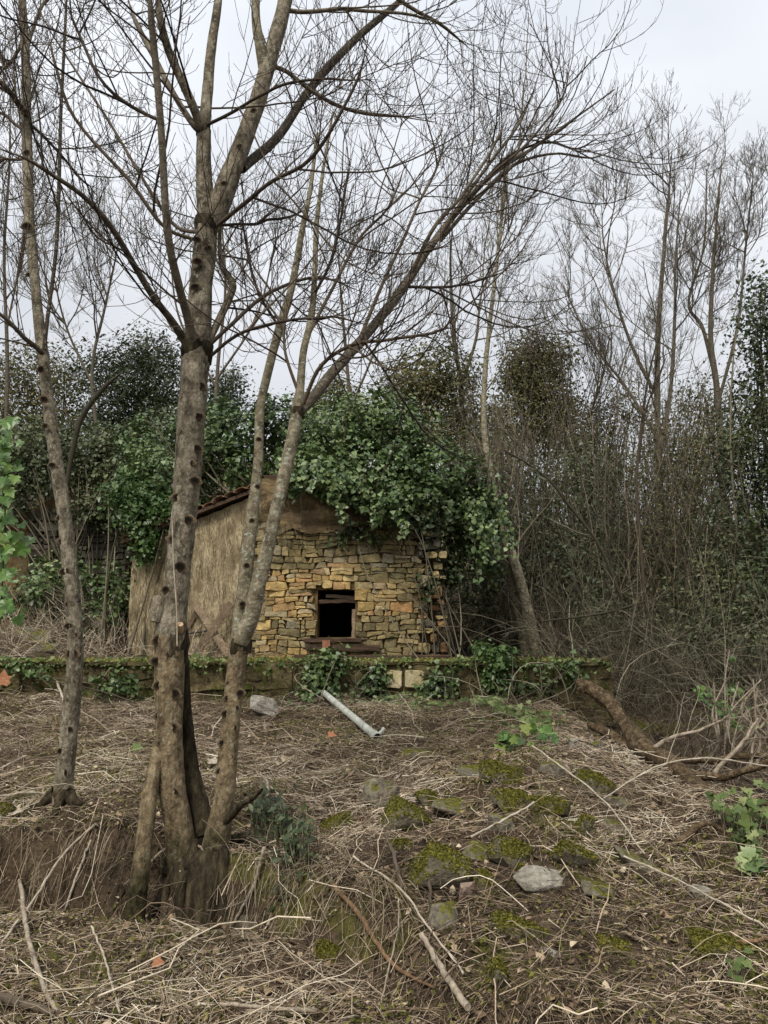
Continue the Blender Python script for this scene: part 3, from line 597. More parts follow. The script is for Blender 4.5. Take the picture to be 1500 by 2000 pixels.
def roots(parent, px, py, Y, n, seed, sc=1.0):                    # flared roots running into the bank
    gg = np.random.default_rng(900+seed); c = at(px, py, Y)
    for k in range(n):
        th = 2*math.pi*(k+gg.random()*.7)/n; L = sc*gg.uniform(.22, .5); t = np.linspace(0, 1, 9); w = np.cumsum(gg.normal(0, .03, 9))
        x = c[0]+(.03+L*t)*math.cos(th)-w*math.sin(th); y = c[1]+(.03+L*t)*math.sin(th)+w*math.cos(th); z = H(x, y)+.10*(1-t)**2.5-.012*t
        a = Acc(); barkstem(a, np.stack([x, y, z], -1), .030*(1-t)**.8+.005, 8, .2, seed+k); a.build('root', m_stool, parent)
def near_tree(name, label, base, stems, limbs, tw, seed, extra=None, free=()):
    g = np.random.default_rng(seed); t = thing(name, label, 'tree', base)
    LP, LR = [], []
    for k, (pts, K, m, S) in enumerate(stems):
        P, R = pxpath(pts, K); a = Acc(); barkstem(a, P, R, S, .09, seed+k*3); a.build('trunk' if k == 0 else 'stem', m, t)
        if k in free: continue
        p, r = resample(P, R, 24); LP.append(p); LR.append(r)
    nst = len(LP)
    for k, (pts, K, m) in enumerate(limbs):
        P, R = pxpath(pts, K); P = P+np.c_[np.zeros((K, 1)), .03*fbm(np.linspace(0, 4, K), seed+k, o=2)[:, None], .02*fbm(np.linspace(0, 5, K), seed-k, 2., o=2)[:, None]]*np.linspace(0, 1, K)[:, None]
        R = R*np.clip((1-np.linspace(0, 1, K))/.18, .3, 1); m = m_limb if m is m_twig and R[0] > .015 else m; a = Acc(); tubes(a, P[None], R[None], 8, r=g.random()); a.build('limb', m, t)
        p, r = resample(P, R, 24); LP.append(p); LR.append(r)
    LP, LR = np.array(LP), np.array(LR)
    n1, n2, n3 = tw
    b1, r1 = grow(g, LP[nst:], LR[nst:], n1, .15, .97, .4, 1.5, .75, 12, .26, .10, .07, .0058, .4, .0024, .7)
    lead = LP[nst:, -1]; 
    b2, r2 = grow(g, b1, r1, n2, .2, .97, .2, .75, .75, 8, .42, .14, .09, .0055, .45, .0018, .8)
    b3, r3 = grow(g, b2, r2, n3, .25, 1.0, .05, .24, .70, 4, .6, .06, .09, .010, .6, .0017, .9)
    b4, r4 = grow(g, LP[nst:], LR[nst:], n1, .1, 1, .1, .4, .8, 5, .3, .05, .08, .01, .5, .0022, .9)
    a = Acc(); tubes(a, b1, r1, 5); tubes(a, b2, r2, 3); tubes(a, b3, r3, 3); tubes(a, b4, r4, 3)
    tag(a.build('twigs', m_twig, t), kind='stuff'); return t

gb = ground_at(350, 1700); Y1 = 4.35
t1 = near_tree('ash_tree', 'largest bare grey tree with many branch scars, forked high up, left of centre', at(350, 1730, Y1), [
    ([(334, 1275, Y1, 54), (335, 1220, Y1, 62), (343, 1150, Y1, 50), (360, 1000, Y1, 51), (370, 880, Y1, 54), (376, 790, Y1, 54), (384, 690, Y1, 58), (393, 570, Y1+.03, 46), (401, 470, Y1+.05, 45), (404, 425, Y1+.06, 42), (398, 340, Y1+.08, 33), (398, 255, Y1+.1, 30)], 90, m_bark, 16),
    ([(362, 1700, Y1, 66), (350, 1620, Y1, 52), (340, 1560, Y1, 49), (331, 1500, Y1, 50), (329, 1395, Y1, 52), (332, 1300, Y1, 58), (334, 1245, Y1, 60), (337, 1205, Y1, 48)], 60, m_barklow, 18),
    ([(408, 450, Y1+.05, 34), (428, 400, Y1+.07, 46), (462, 310, Y1+.12, 38), (500, 205, Y1+.2, 36), (528, 110, Y1+.27, 33), (555, 10, Y1+.35, 31), (575, -120, Y1+.45, 28), (590, -260, Y1+.6, 20)], 50, m_bark, 12),
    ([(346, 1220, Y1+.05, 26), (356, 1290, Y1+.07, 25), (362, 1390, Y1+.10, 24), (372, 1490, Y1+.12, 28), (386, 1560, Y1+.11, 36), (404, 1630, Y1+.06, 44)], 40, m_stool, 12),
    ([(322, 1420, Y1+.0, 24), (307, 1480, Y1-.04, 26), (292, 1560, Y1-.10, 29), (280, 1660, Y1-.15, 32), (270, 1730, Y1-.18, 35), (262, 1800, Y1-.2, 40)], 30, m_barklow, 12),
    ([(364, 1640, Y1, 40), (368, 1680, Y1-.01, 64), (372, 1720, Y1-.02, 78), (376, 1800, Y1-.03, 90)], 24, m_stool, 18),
    ([(398, 260, Y1+.1, 26), (404, 190, Y1+.14, 24), (412, 100, Y1+.2, 21), (426, 0, Y1+.26, 17), (440, -150, Y1+.4, 10)], 24, m_bark, 10),
    ([(515, 140, Y1+.25, 22), (508, 90, Y1+.22, 22), (500, 40, Y1+.2, 20), (497, -60, Y1+.2, 15), (480, -180, Y1+.2, 9)], 20, m_lichenbark, 10)],
    [([(396, 262, Y1+.1, 20), (380, 215, Y1, 19), (340, 125, Y1-.1, 18), (315, 50, Y1-.2, 16), (300, -60, Y1-.3, 10)], 24, m_bark),
     ([(392, 258, Y1+.08, 15), (370, 232, Y1+.05, 14), (320, 150, Y1+.2, 13), (282, 75, Y1+.3, 12), (246, -10, Y1+.4, 9)], 24, m_limb),
     ([(472, 330, Y1+.14, 20), (500, 305, Y1+.3, 20), (545, 262, Y1+.5, 19), (605, 175, Y1+.8, 18), (690, 85, Y1+1.1, 16), (785, 0, Y1+1.4, 12), (860, -70, Y1+1.6, 8)], 30, m_limb),
     ([(535, 130, Y1+.3, 10), (565, 142, Y1+.4, 9), (610, 178, Y1+.5, 9), (660, 208, Y1+.6, 8), (745, 225, Y1+.8, 7), (850, 232, Y1+1, 5)], 24, m_limb),
     ([(380, 680, Y1-.04, 20), (366, 620, Y1-.15, 18), (348, 555, Y1-.3, 17), (327, 450, Y1-.45, 16), (315, 260, Y1-.6, 15), (302, 110, Y1-.7, 15), (294, 0, Y1-.8, 14), (290, -120, Y1-.9, 11)], 36, m_twig),
     ([(362, 668, Y1, 18), (335, 625, Y1-.1, 15), (300, 580, Y1-.2, 14), (265, 525, Y1-.3, 13), (212, 435, Y1-.5, 12), (150, 372, Y1-.65, 10), (70, 326, Y1-.8, 9), (-20, 280, Y1-.9, 8)], 30, m_limb),
     ([(405, 672, Y1, 15), (430, 620, Y1+.08, 16), (452, 570, Y1+.15, 16), (453, 552, Y1+.16, 15), (432, 515, Y1+.2, 11), (428, 450, Y1+.25, 8), (440, 380, Y1+.3, 5)], 24, m_bark),
     ([(408, 675, Y1-.02, 9), (450, 635, Y1, 8), (500, 590, Y1+.1, 8), (560, 555, Y1+.2, 7), (625, 542, Y1+.3, 6), (720, 572, Y1+.4, 4)], 24, m_twig),
     ([(412, 695, Y1-.02, 7), (470, 650, Y1-.1, 7), (560, 628, Y1-.2, 6), (640, 618, Y1-.3, 5), (730, 640, Y1-.4, 4)], 24, m_twig),
     ([(425, 440, Y1+.02, 9), (480, 395, Y1-.1, 9), (530, 352, Y1-.2, 8), (600, 315, Y1-.3, 8), (650, 250, Y1-.4, 7), (700, 150, Y1-.5, 6), (730, 40, Y1-.6, 4)], 24, m_twig),
     ([(390, 455, Y1, 8), (340, 440, Y1+.2, 8), (290, 365, Y1+.4, 7), (210, 235, Y1+.6, 6), (140, 130, Y1+.8, 5), (85, 40, Y1+1, 4)], 24, m_twig),
     ([(384, 470, Y1, 8), (320, 440, Y1-.1, 8), (250, 350, Y1-.2, 8), (150, 240, Y1-.3, 7), (110, 130, Y1-.4, 6), (84, 40, Y1-.5, 5)], 24, m_twig),
     ([(405, 440, Y1+.1, 7), (470, 438, Y1+.3, 6), (540, 428, Y1+.5, 6), (610, 410, Y1+.7, 4)], 20, m_twig),
     ([(393, 250, Y1+.1, 7), (440, 225, Y1, 7), (500, 190, Y1-.1, 6), (560, 165, Y1-.2, 6), (650, 152, Y1-.3, 5), (740, 152, Y1-.4, 4)], 20, m_twig),
     ([(312, 235, Y1-.6, 8), (270, 215, Y1-.6, 8), (200, 160, Y1-.7, 7), (150, 60, Y1-.75, 6), (125, 0, Y1-.8, 5)], 20, m_twig),
     ([(555, 20, Y1+.35, 10), (600, 22, Y1+.4, 9), (680, 20, Y1+.5, 8), (790, 22, Y1+.7, 6), (900, 60, Y1+.9, 4)], 20, m_limb),
     ([(575, -120, Y1+.45, 14), (660, -90, Y1+.6, 12), (760, -20, Y1+.8, 9), (860, 50, Y1+1., 7), (930, 110, Y1+1.2, 4)], 20, m_limb),
     ([(585, -200, Y1+.5, 14), (700, -180, Y1+.6, 12), (820, -100, Y1+.8, 9), (930, -40, Y1+1., 7), (1010, 0, Y1+1.2, 4)], 20, m_limb)],
    (8, 6, 3), 41, free=(1, 3, 4, 5))
for (px, py, w, h) in [(382, 638, 18, 12), (380, 735, 20, 14), (396, 760, 18, 15), (372, 782, 22, 17), (392, 818, 19, 12), (368, 848, 22, 13), (390, 880, 18, 14), (374, 908, 20, 12), (386, 942, 18, 14), (354, 974, 22, 14), (372, 1018, 22, 15), (348, 1056, 24, 16), (358, 1108, 20, 18), (330, 1152, 14, 12), (388, 475, 14, 11), (410, 492, 14, 12), (390, 517, 17, 12), (385, 567, 16, 12), (398, 300, 12, 9), (400, 347, 11, 9), (497, 222, 11, 9), (470, 292, 12, 9), (440, 365, 12, 9),
                       (320, 1395, 20, 14), (341, 1418, 22, 15), (327, 1449, 24, 18), (331, 1500, 22, 12), (344, 1540, 20, 10), (338, 1315, 22, 11), (318, 1336, 20, 15), (346, 1352, 20, 17), (312, 1290, 18, 14), (318, 1250, 24, 20), (340, 1274, 18, 14), (346, 1236, 16, 12)]:
    Yk = Y1 + (.1 if py < 360 else 0); wr = np.interp(py, [0, 300, 700, 1000, 1200, 1260, 1400, 1600], [12, 14, 25, 25, 28, 28, 25, 25])
    scar(t1, px, py, Yk, w, h, psize(wr, Y1)*.86)
collar(t1, 384, 690, Y1, 66, 44, 1); collar(t1, 403, 438, Y1+.05, 52, 30, 2); collar(t1, 397, 256, Y1+.1, 33, 22, 3); collar(t1, 333, 1258, Y1, 58, 74, 9)
roots(t1, 365, 1715, Y1, 9, 1)
a = Acc(); P, R = pxpath([(352, 1232, Y1-.06, 13), (352, 1224, Y1-.10, 13), (352, 1219, Y1-.115, 12)], 6); tubes(a, P, R, 10, cap=True); tag(a.build('sawn_stub', m_cutwood, t1), 'pale fresh sawn stub on the dark lower trunk')
a = Acc(); P, R = pxpath([(336, 1000, Y1-.10, 3.2), (339, 1100, Y1-.115, 3), (345, 1190, Y1-.13, 3), (346, 1262, Y1-.14, 3)], 14); tubes(a, P, R, 4); tag(a.build('vine_stem', m_palestick, t1), 'thin pale vine stem hanging down the trunk')
a = Acc(); P, R = pxpath([(315, 1170, Y1-.02, 34), (308, 1195, Y1-.05, 30), (303, 1215, Y1-.06, 22)], 8); barkstem(a, P, R, 10, .1, 3); a.build('bark_swelling', m_bark, t1)

Y2 = 4.28
t2 = near_tree('ash_tree', 'lichen spotted twin-stemmed tree leaning right in front of the stone hut', at(425, 1720, Y2), [
    ([(466, 1275, Y2, 34), (473, 1200, Y2+.02, 32), (482, 1100, Y2+.04, 29), (494, 1000, Y2+.07, 24), (504, 900, Y2+.1, 19), (508, 800, Y2+.15, 18), (524, 725, Y2+.2, 17), (546, 640, Y2+.25, 18), (570, 560, Y2+.3, 15), (590, 450, Y2+.4, 12), (606, 370, Y2+.5, 9), (620, 260, Y2+.6, 6)], 90, m_lichenbark, 14),
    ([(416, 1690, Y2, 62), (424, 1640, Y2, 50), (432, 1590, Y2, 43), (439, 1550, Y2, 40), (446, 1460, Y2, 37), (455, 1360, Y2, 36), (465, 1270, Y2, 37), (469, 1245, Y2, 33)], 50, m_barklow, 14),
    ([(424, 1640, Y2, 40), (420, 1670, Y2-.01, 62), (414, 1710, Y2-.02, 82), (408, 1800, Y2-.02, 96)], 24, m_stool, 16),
    ([(468, 1255, Y2-.02, 32), (490, 1205, Y2-.04, 33), (508, 1130, Y2-.05, 30), (525, 1060, Y2-.05, 28), (548, 960, Y2-.03, 26), (566, 880, Y2, 25), (580, 802, Y2+.02, 24), (586, 760, Y2+.05, 17), (592, 690, Y2+.1, 15), (606, 630, Y2+.15, 14), (613, 570, Y2+.2, 12), (618, 450, Y2+.3, 10), (630, 340, Y2+.4, 7), (650, 220, Y2+.5, 5)], 70, m_lichenbark, 12),
    ([(582, 806, Y2+.02, 20), (604, 785, Y2+.1, 22), (650, 728, Y2+.25, 22), (720, 648, Y2+.5, 21), (788, 562, Y2+.75, 19), (840, 482, Y2+.95, 16), (900, 405, Y2+1.15, 13), (965, 338, Y2+1.35, 10), (1040, 290, Y2+1.5, 7), (1110, 240, Y2+1.65, 5), (1200, 175, Y2+1.8, 3)], 40, m_limb, 9)],
    [([(840, 490, Y2+.95, 9), (890, 410, Y2+1., 8), (950, 330, Y2+1.1, 7), (1010, 250, Y2+1.2, 6), (1045, 180, Y2+1.3, 4)], 20, m_twig),
     ([(860, 470, Y2+1., 9), (930, 390, Y2+1.15, 8), (1000, 325, Y2+1.3, 7), (1080, 300, Y2+1.4, 5), (1160, 312, Y2+1.5, 4), (1230, 275, Y2+1.6, 3)], 20, m_twig),
     ([(800, 540, Y2+.8, 9), (850, 440, Y2+.7, 8), (905, 380, Y2+.7, 7), (960, 290, Y2+.75, 6), (1000, 200, Y2+.8, 4)], 20, m_twig),
     ([(900, 405, Y2+1.1, 7), (970, 330, Y2+1.0, 6), (1040, 270, Y2+1.0, 5), (1100, 190, Y2+1.0, 4), (1112, 110, Y2+1.0, 3)], 20, m_twig),
     ([(930, 370, Y2+1.2, 7), (1000, 300, Y2+1.4, 6), (1070, 280, Y2+1.6, 5), (1130, 290, Y2+1.7, 4), (1190, 260, Y2+1.8, 3)], 20, m_twig),
     ([(700, 670, Y2+.4, 8), (745, 560, Y2+.5, 7), (800, 440, Y2+.6, 6), (850, 330, Y2+.7, 5), (880, 230, Y2+.8, 4)], 20, m_twig),
     ([(592, 790, Y2, 8), (625, 715, Y2-.1, 8), (680, 678, Y2-.2, 8), (760, 660, Y2-.3, 7), (850, 648, Y2-.4, 6), (915, 638, Y2-.5, 4)], 24, m_twig),
     ([(600, 660, Y2+.12, 7), (640, 580, Y2+.2, 7), (700, 470, Y2+.3, 6), (760, 400, Y2+.4, 5), (800, 300, Y2+.5, 4)], 20, m_twig),
     ([(545, 640, Y2+.25, 6), (500, 560, Y2+.3, 6), (480, 470, Y2+.4, 5), (470, 400, Y2+.5, 3)], 18, m_twig),
     ([(612, 580, Y2+.2, 6), (650, 500, Y2+.1, 6), (670, 400, Y2, 5), (690, 300, Y2-.1, 3)], 18, m_twig),
     ([(790, 560, Y2+.75, 7), (850, 560, Y2+.9, 6), (930, 550, Y2+1.0, 5), (1000, 520, Y2+1.1, 3)], 18, m_twig),
     ([(584, 770, Y2+.05, 7), (560, 700, Y2, 6), (555, 640, Y2, 5), (575, 560, Y2, 4)], 18, m_twig)],
    (9, 6, 3), 42, free=(1, 2))
for (px, py, w, h) in [(454, 1332, 16, 10), (472, 1352, 13, 12), (449, 1362, 14, 10), (465, 1380, 9, 7), (444, 1392, 15, 12), (459, 1418, 12, 10), (437, 1448, 11, 9), (452, 1473, 11, 8), (435, 1503, 17, 11), (461, 1305, 12, 6), (548, 972, 9, 8), (566, 884, 9, 8), (530, 1022, 10, 9), (517, 1085, 11, 9), (500, 1155, 11, 10), (484, 1105, 10, 9), (476, 1180, 11, 10), (505, 952, 9, 8), (507, 860, 9, 8), (478, 1235, 12, 10), (494, 1018, 9, 8), (556, 925, 9, 8), (440, 1538, 12, 9)]:
    wr = np.interp(py, [800, 1000, 1250, 1500], [10, 13, 17, 18]); scar(t2, px, py, Y2, w, h, psize(wr, Y2)*.85)
collar(t2, 469, 1261, Y2, 40, 30, 6); collar(t2, 580, 805, Y2+.02, 27, 20, 7); roots(t2, 415, 1700, Y2, 7, 2)
a = Acc(); P, R = pxpath([(424, 1616, Y2+.02, 22), (452, 1594, Y2-.07, 16), (474, 1570, Y2-.14, 11), (490, 1562, Y2-.18, 9), (512, 1542, Y2-.24, 6)], 18); barkstem(a, P, R, 9, .2, 4); tag(a.build('broken_stub', m_stool, t2), 'dark broken stub near the foot of the stem')

Y3 = 4.85
t3 = near_tree('ash_tree', 'slender grey tree standing nearest the left edge', at(120, 1625, Y3), [
    ([(114, 1650, Y3, 56), (119, 1600, Y3, 42), (128, 1500, Y3, 34), (138, 1390, Y3, 32), (147, 1280, Y3, 31), (142, 1170, Y3, 29), (130, 1050, Y3, 28), (122, 980, Y3, 27), (108, 890, Y3+.02, 25), (92, 770, Y3+.05, 23), (82, 680, Y3+.08, 23), (70, 570, Y3+.1, 20), (58, 440, Y3+.15, 20), (53, 280, Y3+.2, 20), (50, 130, Y3+.3, 18), (44, 0, Y3+.4, 15), (36, -160, Y3+.5, 9)], 90, m_bark, 14)],
    [([(84, 690, Y3, 11), (62, 672, Y3-.1, 10), (36, 648, Y3-.2, 9), (0, 614, Y3-.3, 8), (-60, 570, Y3-.4, 6)], 20, m_limb),
     ([(86, 684, Y3+.05, 9), (94, 610, Y3+.1, 8), (110, 480, Y3+.2, 8), (117, 330, Y3+.3, 8), (120, 190, Y3+.4, 7), (128, 20, Y3+.5, 6), (132, -100, Y3+.6, 4)], 30, m_limb),
     ([(52, 225, Y3+.2, 14), (30, 195, Y3+.1, 12), (0, 160, Y3, 11), (-60, 110, Y3-.1, 8)], 18, m_limb),
     ([(54, 310, Y3+.2, 6), (30, 312, Y3+.2, 6), (0, 314, Y3+.2, 6), (-40, 314, Y3+.2, 5)], 12, m_twig),
     ([(55, 260, Y3+.2, 8), (20, 235, Y3+.4, 7), (-30, 200, Y3+.6, 5)], 14, m_twig),
     ([(56, 240, Y3+.2, 7), (100, 280, Y3+.3, 6), (150, 340, Y3+.4, 5), (190, 380, Y3+.5, 3)], 16, m_twig),
     ([(50, 120, Y3+.3, 8), (62, 60, Y3+.35, 8), (90, 0, Y3+.4, 6), (120, -60, Y3+.5, 4)], 16, m_limb),
     ([(47, 60, Y3+.35, 7), (30, 110, Y3+.3, 7), (0, 150, Y3+.3, 6)], 12, m_limb)],
    (8, 6, 3), 43)
for (px, py, w, h) in [(84, 724, 14, 12), (90, 782, 14, 11), (92, 834, 11, 9), (106, 910, 12, 9), (124, 1012, 16, 11), (127, 1058, 15, 11), (131, 1116, 20, 12), (139, 1222, 16, 10), (146, 1276, 22, 18), (150, 1240, 12, 12), (144, 1330, 16, 12), (142, 1422, 13, 9), (124, 1464, 9, 9), (135, 1506, 6, 12), (124, 1570, 10, 7), (55, 302, 14, 12), (60, 540, 12, 9), (56, 445, 18, 14), (52, 222, 16, 12), (138, 1180, 10, 8)]:
    wr = np.interp(py, [0, 300, 700, 1000, 1250, 1600], [8, 9, 11, 13, 15, 20]); scar(t3, px, py, Y3+(.12 if py < 600 else 0), w, h, psize(wr, Y3)*.86)

roots(t3, 116, 1635, Y3, 5, 3, .5)
# trees further off: (name, label, trunk rows, extra stems, (n1,n2,n3,n4), lengths, bark, twig material, seed)
def far_tree(label, trunks, cnt, L, seed, bark, twm, ang=.6, up=.22, group='bare trees in the background', t0=.3, rt=1.0, slim=.52):
    g = np.random.default_rng(seed); f = trunks[0][0]
    t = thing('bare_tree', label, 'tree', at(f[0], f[1], f[2]), group); TP, TR = [], []
    for k, rows in enumerate(trunks):
        P, R = pxpath(rows, 30); R = R*slim; a = Acc(); barkstem(a, P, R, 8, .08, seed+k); a.build('trunk' if k == 0 else 'stem', bark, t)
        p, r = resample(P, R, 24); TP.append(p); TR.append(r)
    TP, TR = np.array(TP), np.array(TR)
    b1, r1 = grow(g, TP, TR, cnt[0], t0, .98, L*.5, L, ang, 14, up, .02, .07, .010, .35, .006*rt)
    for k in range(len(b1)): a = Acc(); tubes(a, b1[k:k+1], r1[k:k+1], 5, r=g.random()); a.build('limb', bark, t)
    b2, r2 = grow(g, b1, r1, cnt[1], .15, .97, L*.18, L*.5, .6, 9, .22, .04, .09, .009, .4, .0045*rt)
    b3, r3 = grow(g, b2, r2, cnt[2], .2, 1, L*.07, L*.24, .6, 6, .25, .03, .10, .009, .5, .0034*rt)
    b4, r4 = grow(g, b3, r3, cnt[3], .3, 1, L*.03, L*.10, .6, 3, .4, .0, .10, .012, .6, .0030*rt)
    a = Acc(); tubes(a, b2, r2, 4); tubes(a, b3, r3, 3); tubes(a, b4, r4, 3); tag(a.build('twigs', twm, t), kind='stuff'); return t
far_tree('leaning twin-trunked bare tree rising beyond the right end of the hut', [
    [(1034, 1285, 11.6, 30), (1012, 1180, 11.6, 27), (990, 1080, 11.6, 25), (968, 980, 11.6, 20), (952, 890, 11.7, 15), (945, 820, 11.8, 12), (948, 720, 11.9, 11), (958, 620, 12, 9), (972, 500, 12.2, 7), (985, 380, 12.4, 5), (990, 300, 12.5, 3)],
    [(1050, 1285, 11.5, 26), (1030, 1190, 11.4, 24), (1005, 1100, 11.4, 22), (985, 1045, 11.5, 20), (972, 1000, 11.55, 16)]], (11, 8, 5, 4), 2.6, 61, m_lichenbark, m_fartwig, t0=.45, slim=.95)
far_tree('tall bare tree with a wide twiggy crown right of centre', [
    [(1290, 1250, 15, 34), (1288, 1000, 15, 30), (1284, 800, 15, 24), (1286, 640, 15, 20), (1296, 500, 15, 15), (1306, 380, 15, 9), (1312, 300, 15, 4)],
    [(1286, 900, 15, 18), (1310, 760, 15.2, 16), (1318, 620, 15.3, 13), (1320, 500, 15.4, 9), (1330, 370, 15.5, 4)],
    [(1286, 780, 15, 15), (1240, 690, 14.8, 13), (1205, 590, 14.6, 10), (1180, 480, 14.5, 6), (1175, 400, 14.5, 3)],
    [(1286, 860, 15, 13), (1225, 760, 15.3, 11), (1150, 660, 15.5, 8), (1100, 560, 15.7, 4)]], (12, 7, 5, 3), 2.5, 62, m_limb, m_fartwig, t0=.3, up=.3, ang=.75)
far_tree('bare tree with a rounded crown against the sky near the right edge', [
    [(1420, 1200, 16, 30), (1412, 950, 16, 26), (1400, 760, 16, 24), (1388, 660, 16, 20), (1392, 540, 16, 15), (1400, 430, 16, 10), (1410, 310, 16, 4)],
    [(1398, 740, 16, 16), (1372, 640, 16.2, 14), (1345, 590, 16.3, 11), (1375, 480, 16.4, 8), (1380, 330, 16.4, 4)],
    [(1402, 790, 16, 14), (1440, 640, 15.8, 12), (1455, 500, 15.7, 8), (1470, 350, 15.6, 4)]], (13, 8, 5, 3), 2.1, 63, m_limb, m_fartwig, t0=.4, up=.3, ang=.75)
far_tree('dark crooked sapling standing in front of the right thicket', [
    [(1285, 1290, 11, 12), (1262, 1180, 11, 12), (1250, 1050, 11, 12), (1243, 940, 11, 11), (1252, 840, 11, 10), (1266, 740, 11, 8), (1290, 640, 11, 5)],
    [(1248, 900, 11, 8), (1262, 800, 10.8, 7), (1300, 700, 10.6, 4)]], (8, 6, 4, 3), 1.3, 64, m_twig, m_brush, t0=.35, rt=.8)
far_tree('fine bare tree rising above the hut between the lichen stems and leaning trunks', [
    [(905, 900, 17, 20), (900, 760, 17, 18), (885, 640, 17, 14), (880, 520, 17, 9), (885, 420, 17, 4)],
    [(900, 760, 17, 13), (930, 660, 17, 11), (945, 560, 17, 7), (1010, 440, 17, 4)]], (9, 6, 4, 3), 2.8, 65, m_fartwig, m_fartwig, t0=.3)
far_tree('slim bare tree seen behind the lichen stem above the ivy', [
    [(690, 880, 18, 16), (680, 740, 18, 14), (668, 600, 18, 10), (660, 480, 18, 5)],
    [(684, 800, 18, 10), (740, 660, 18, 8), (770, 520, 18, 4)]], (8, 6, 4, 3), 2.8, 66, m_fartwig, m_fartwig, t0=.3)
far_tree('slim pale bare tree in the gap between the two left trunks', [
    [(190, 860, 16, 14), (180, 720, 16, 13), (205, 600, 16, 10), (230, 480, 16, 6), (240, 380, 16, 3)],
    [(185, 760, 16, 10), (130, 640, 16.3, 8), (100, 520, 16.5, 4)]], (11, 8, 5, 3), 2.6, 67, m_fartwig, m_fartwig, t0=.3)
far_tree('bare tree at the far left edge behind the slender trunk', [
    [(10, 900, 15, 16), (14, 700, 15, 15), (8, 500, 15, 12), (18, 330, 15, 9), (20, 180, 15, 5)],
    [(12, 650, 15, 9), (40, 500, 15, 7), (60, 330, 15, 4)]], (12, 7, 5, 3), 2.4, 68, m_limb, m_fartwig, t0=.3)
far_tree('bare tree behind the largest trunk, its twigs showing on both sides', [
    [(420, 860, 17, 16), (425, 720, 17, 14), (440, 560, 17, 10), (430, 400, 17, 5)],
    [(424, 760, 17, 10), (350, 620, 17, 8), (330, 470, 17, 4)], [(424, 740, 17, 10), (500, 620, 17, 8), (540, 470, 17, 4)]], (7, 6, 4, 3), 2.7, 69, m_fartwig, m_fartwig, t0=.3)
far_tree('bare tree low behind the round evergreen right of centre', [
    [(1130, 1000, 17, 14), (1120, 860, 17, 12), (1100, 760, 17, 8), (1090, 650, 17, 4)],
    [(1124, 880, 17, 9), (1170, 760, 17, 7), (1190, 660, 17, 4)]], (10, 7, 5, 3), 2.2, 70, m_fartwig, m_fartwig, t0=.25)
def pale_branch(label, rows, seed, n=8):
    g = np.random.default_rng(seed); t = thing('dead_branch', label, 'branch', at(*rows[0][:3])); P, R = pxpath(rows, 24); a = Acc(); tubes(a, P, R, 6); a.build('stem', m_brush, t)
    b1, r1 = grow(g, P[None], R[None], n, .2, 1, .3, .9, .7, 8, .1, .02, .12, .008, .4, .004); b2, r2 = grow(g, b1, r1, 4, .2, 1, .1, .4, .7, 5, .1, 0, .12, .008, .5, .003)
    a = Acc(); tubes(a, b1, r1, 4); tubes(a, b2, r2, 3); tag(a.build('twigs', m_brush, t), kind='stuff')
pale_branch('pale crooked dead branch rising beside the slender left trunk', [(130, 950, 11.5, 9), (142, 880, 11.5, 10), (160, 815, 11.5, 11), (200, 760, 11.5, 10), (235, 730, 11.5, 5)], 71)
pale_branch('long pale bough slanting up left through the right thicket', [(1215, 1170, 10.6, 6), (1170, 1065, 10.6, 6), (1110, 985, 10.6, 6), (1075, 940, 10.6, 5), (1030, 905, 10.6, 4), (985, 880, 10.6, 4)], 72, 12)
pale_branch('slanting pole crossing the dark thicket down to the right edge', [(1180, 1130, 10, 5), (1205, 1180, 10, 5), (1250, 1240, 9.8, 5), (1300, 1300, 9.6, 6), (1352, 1400, 9.4, 6)], 73, 6)
pale_branch('thin pale branch lying almost level in the dark thicket', [(1060, 1213, 9.9, 4), (1130, 1205, 9.9, 5), (1190, 1195, 9.9, 5), (1260, 1175, 9.9, 5)], 74, 5)

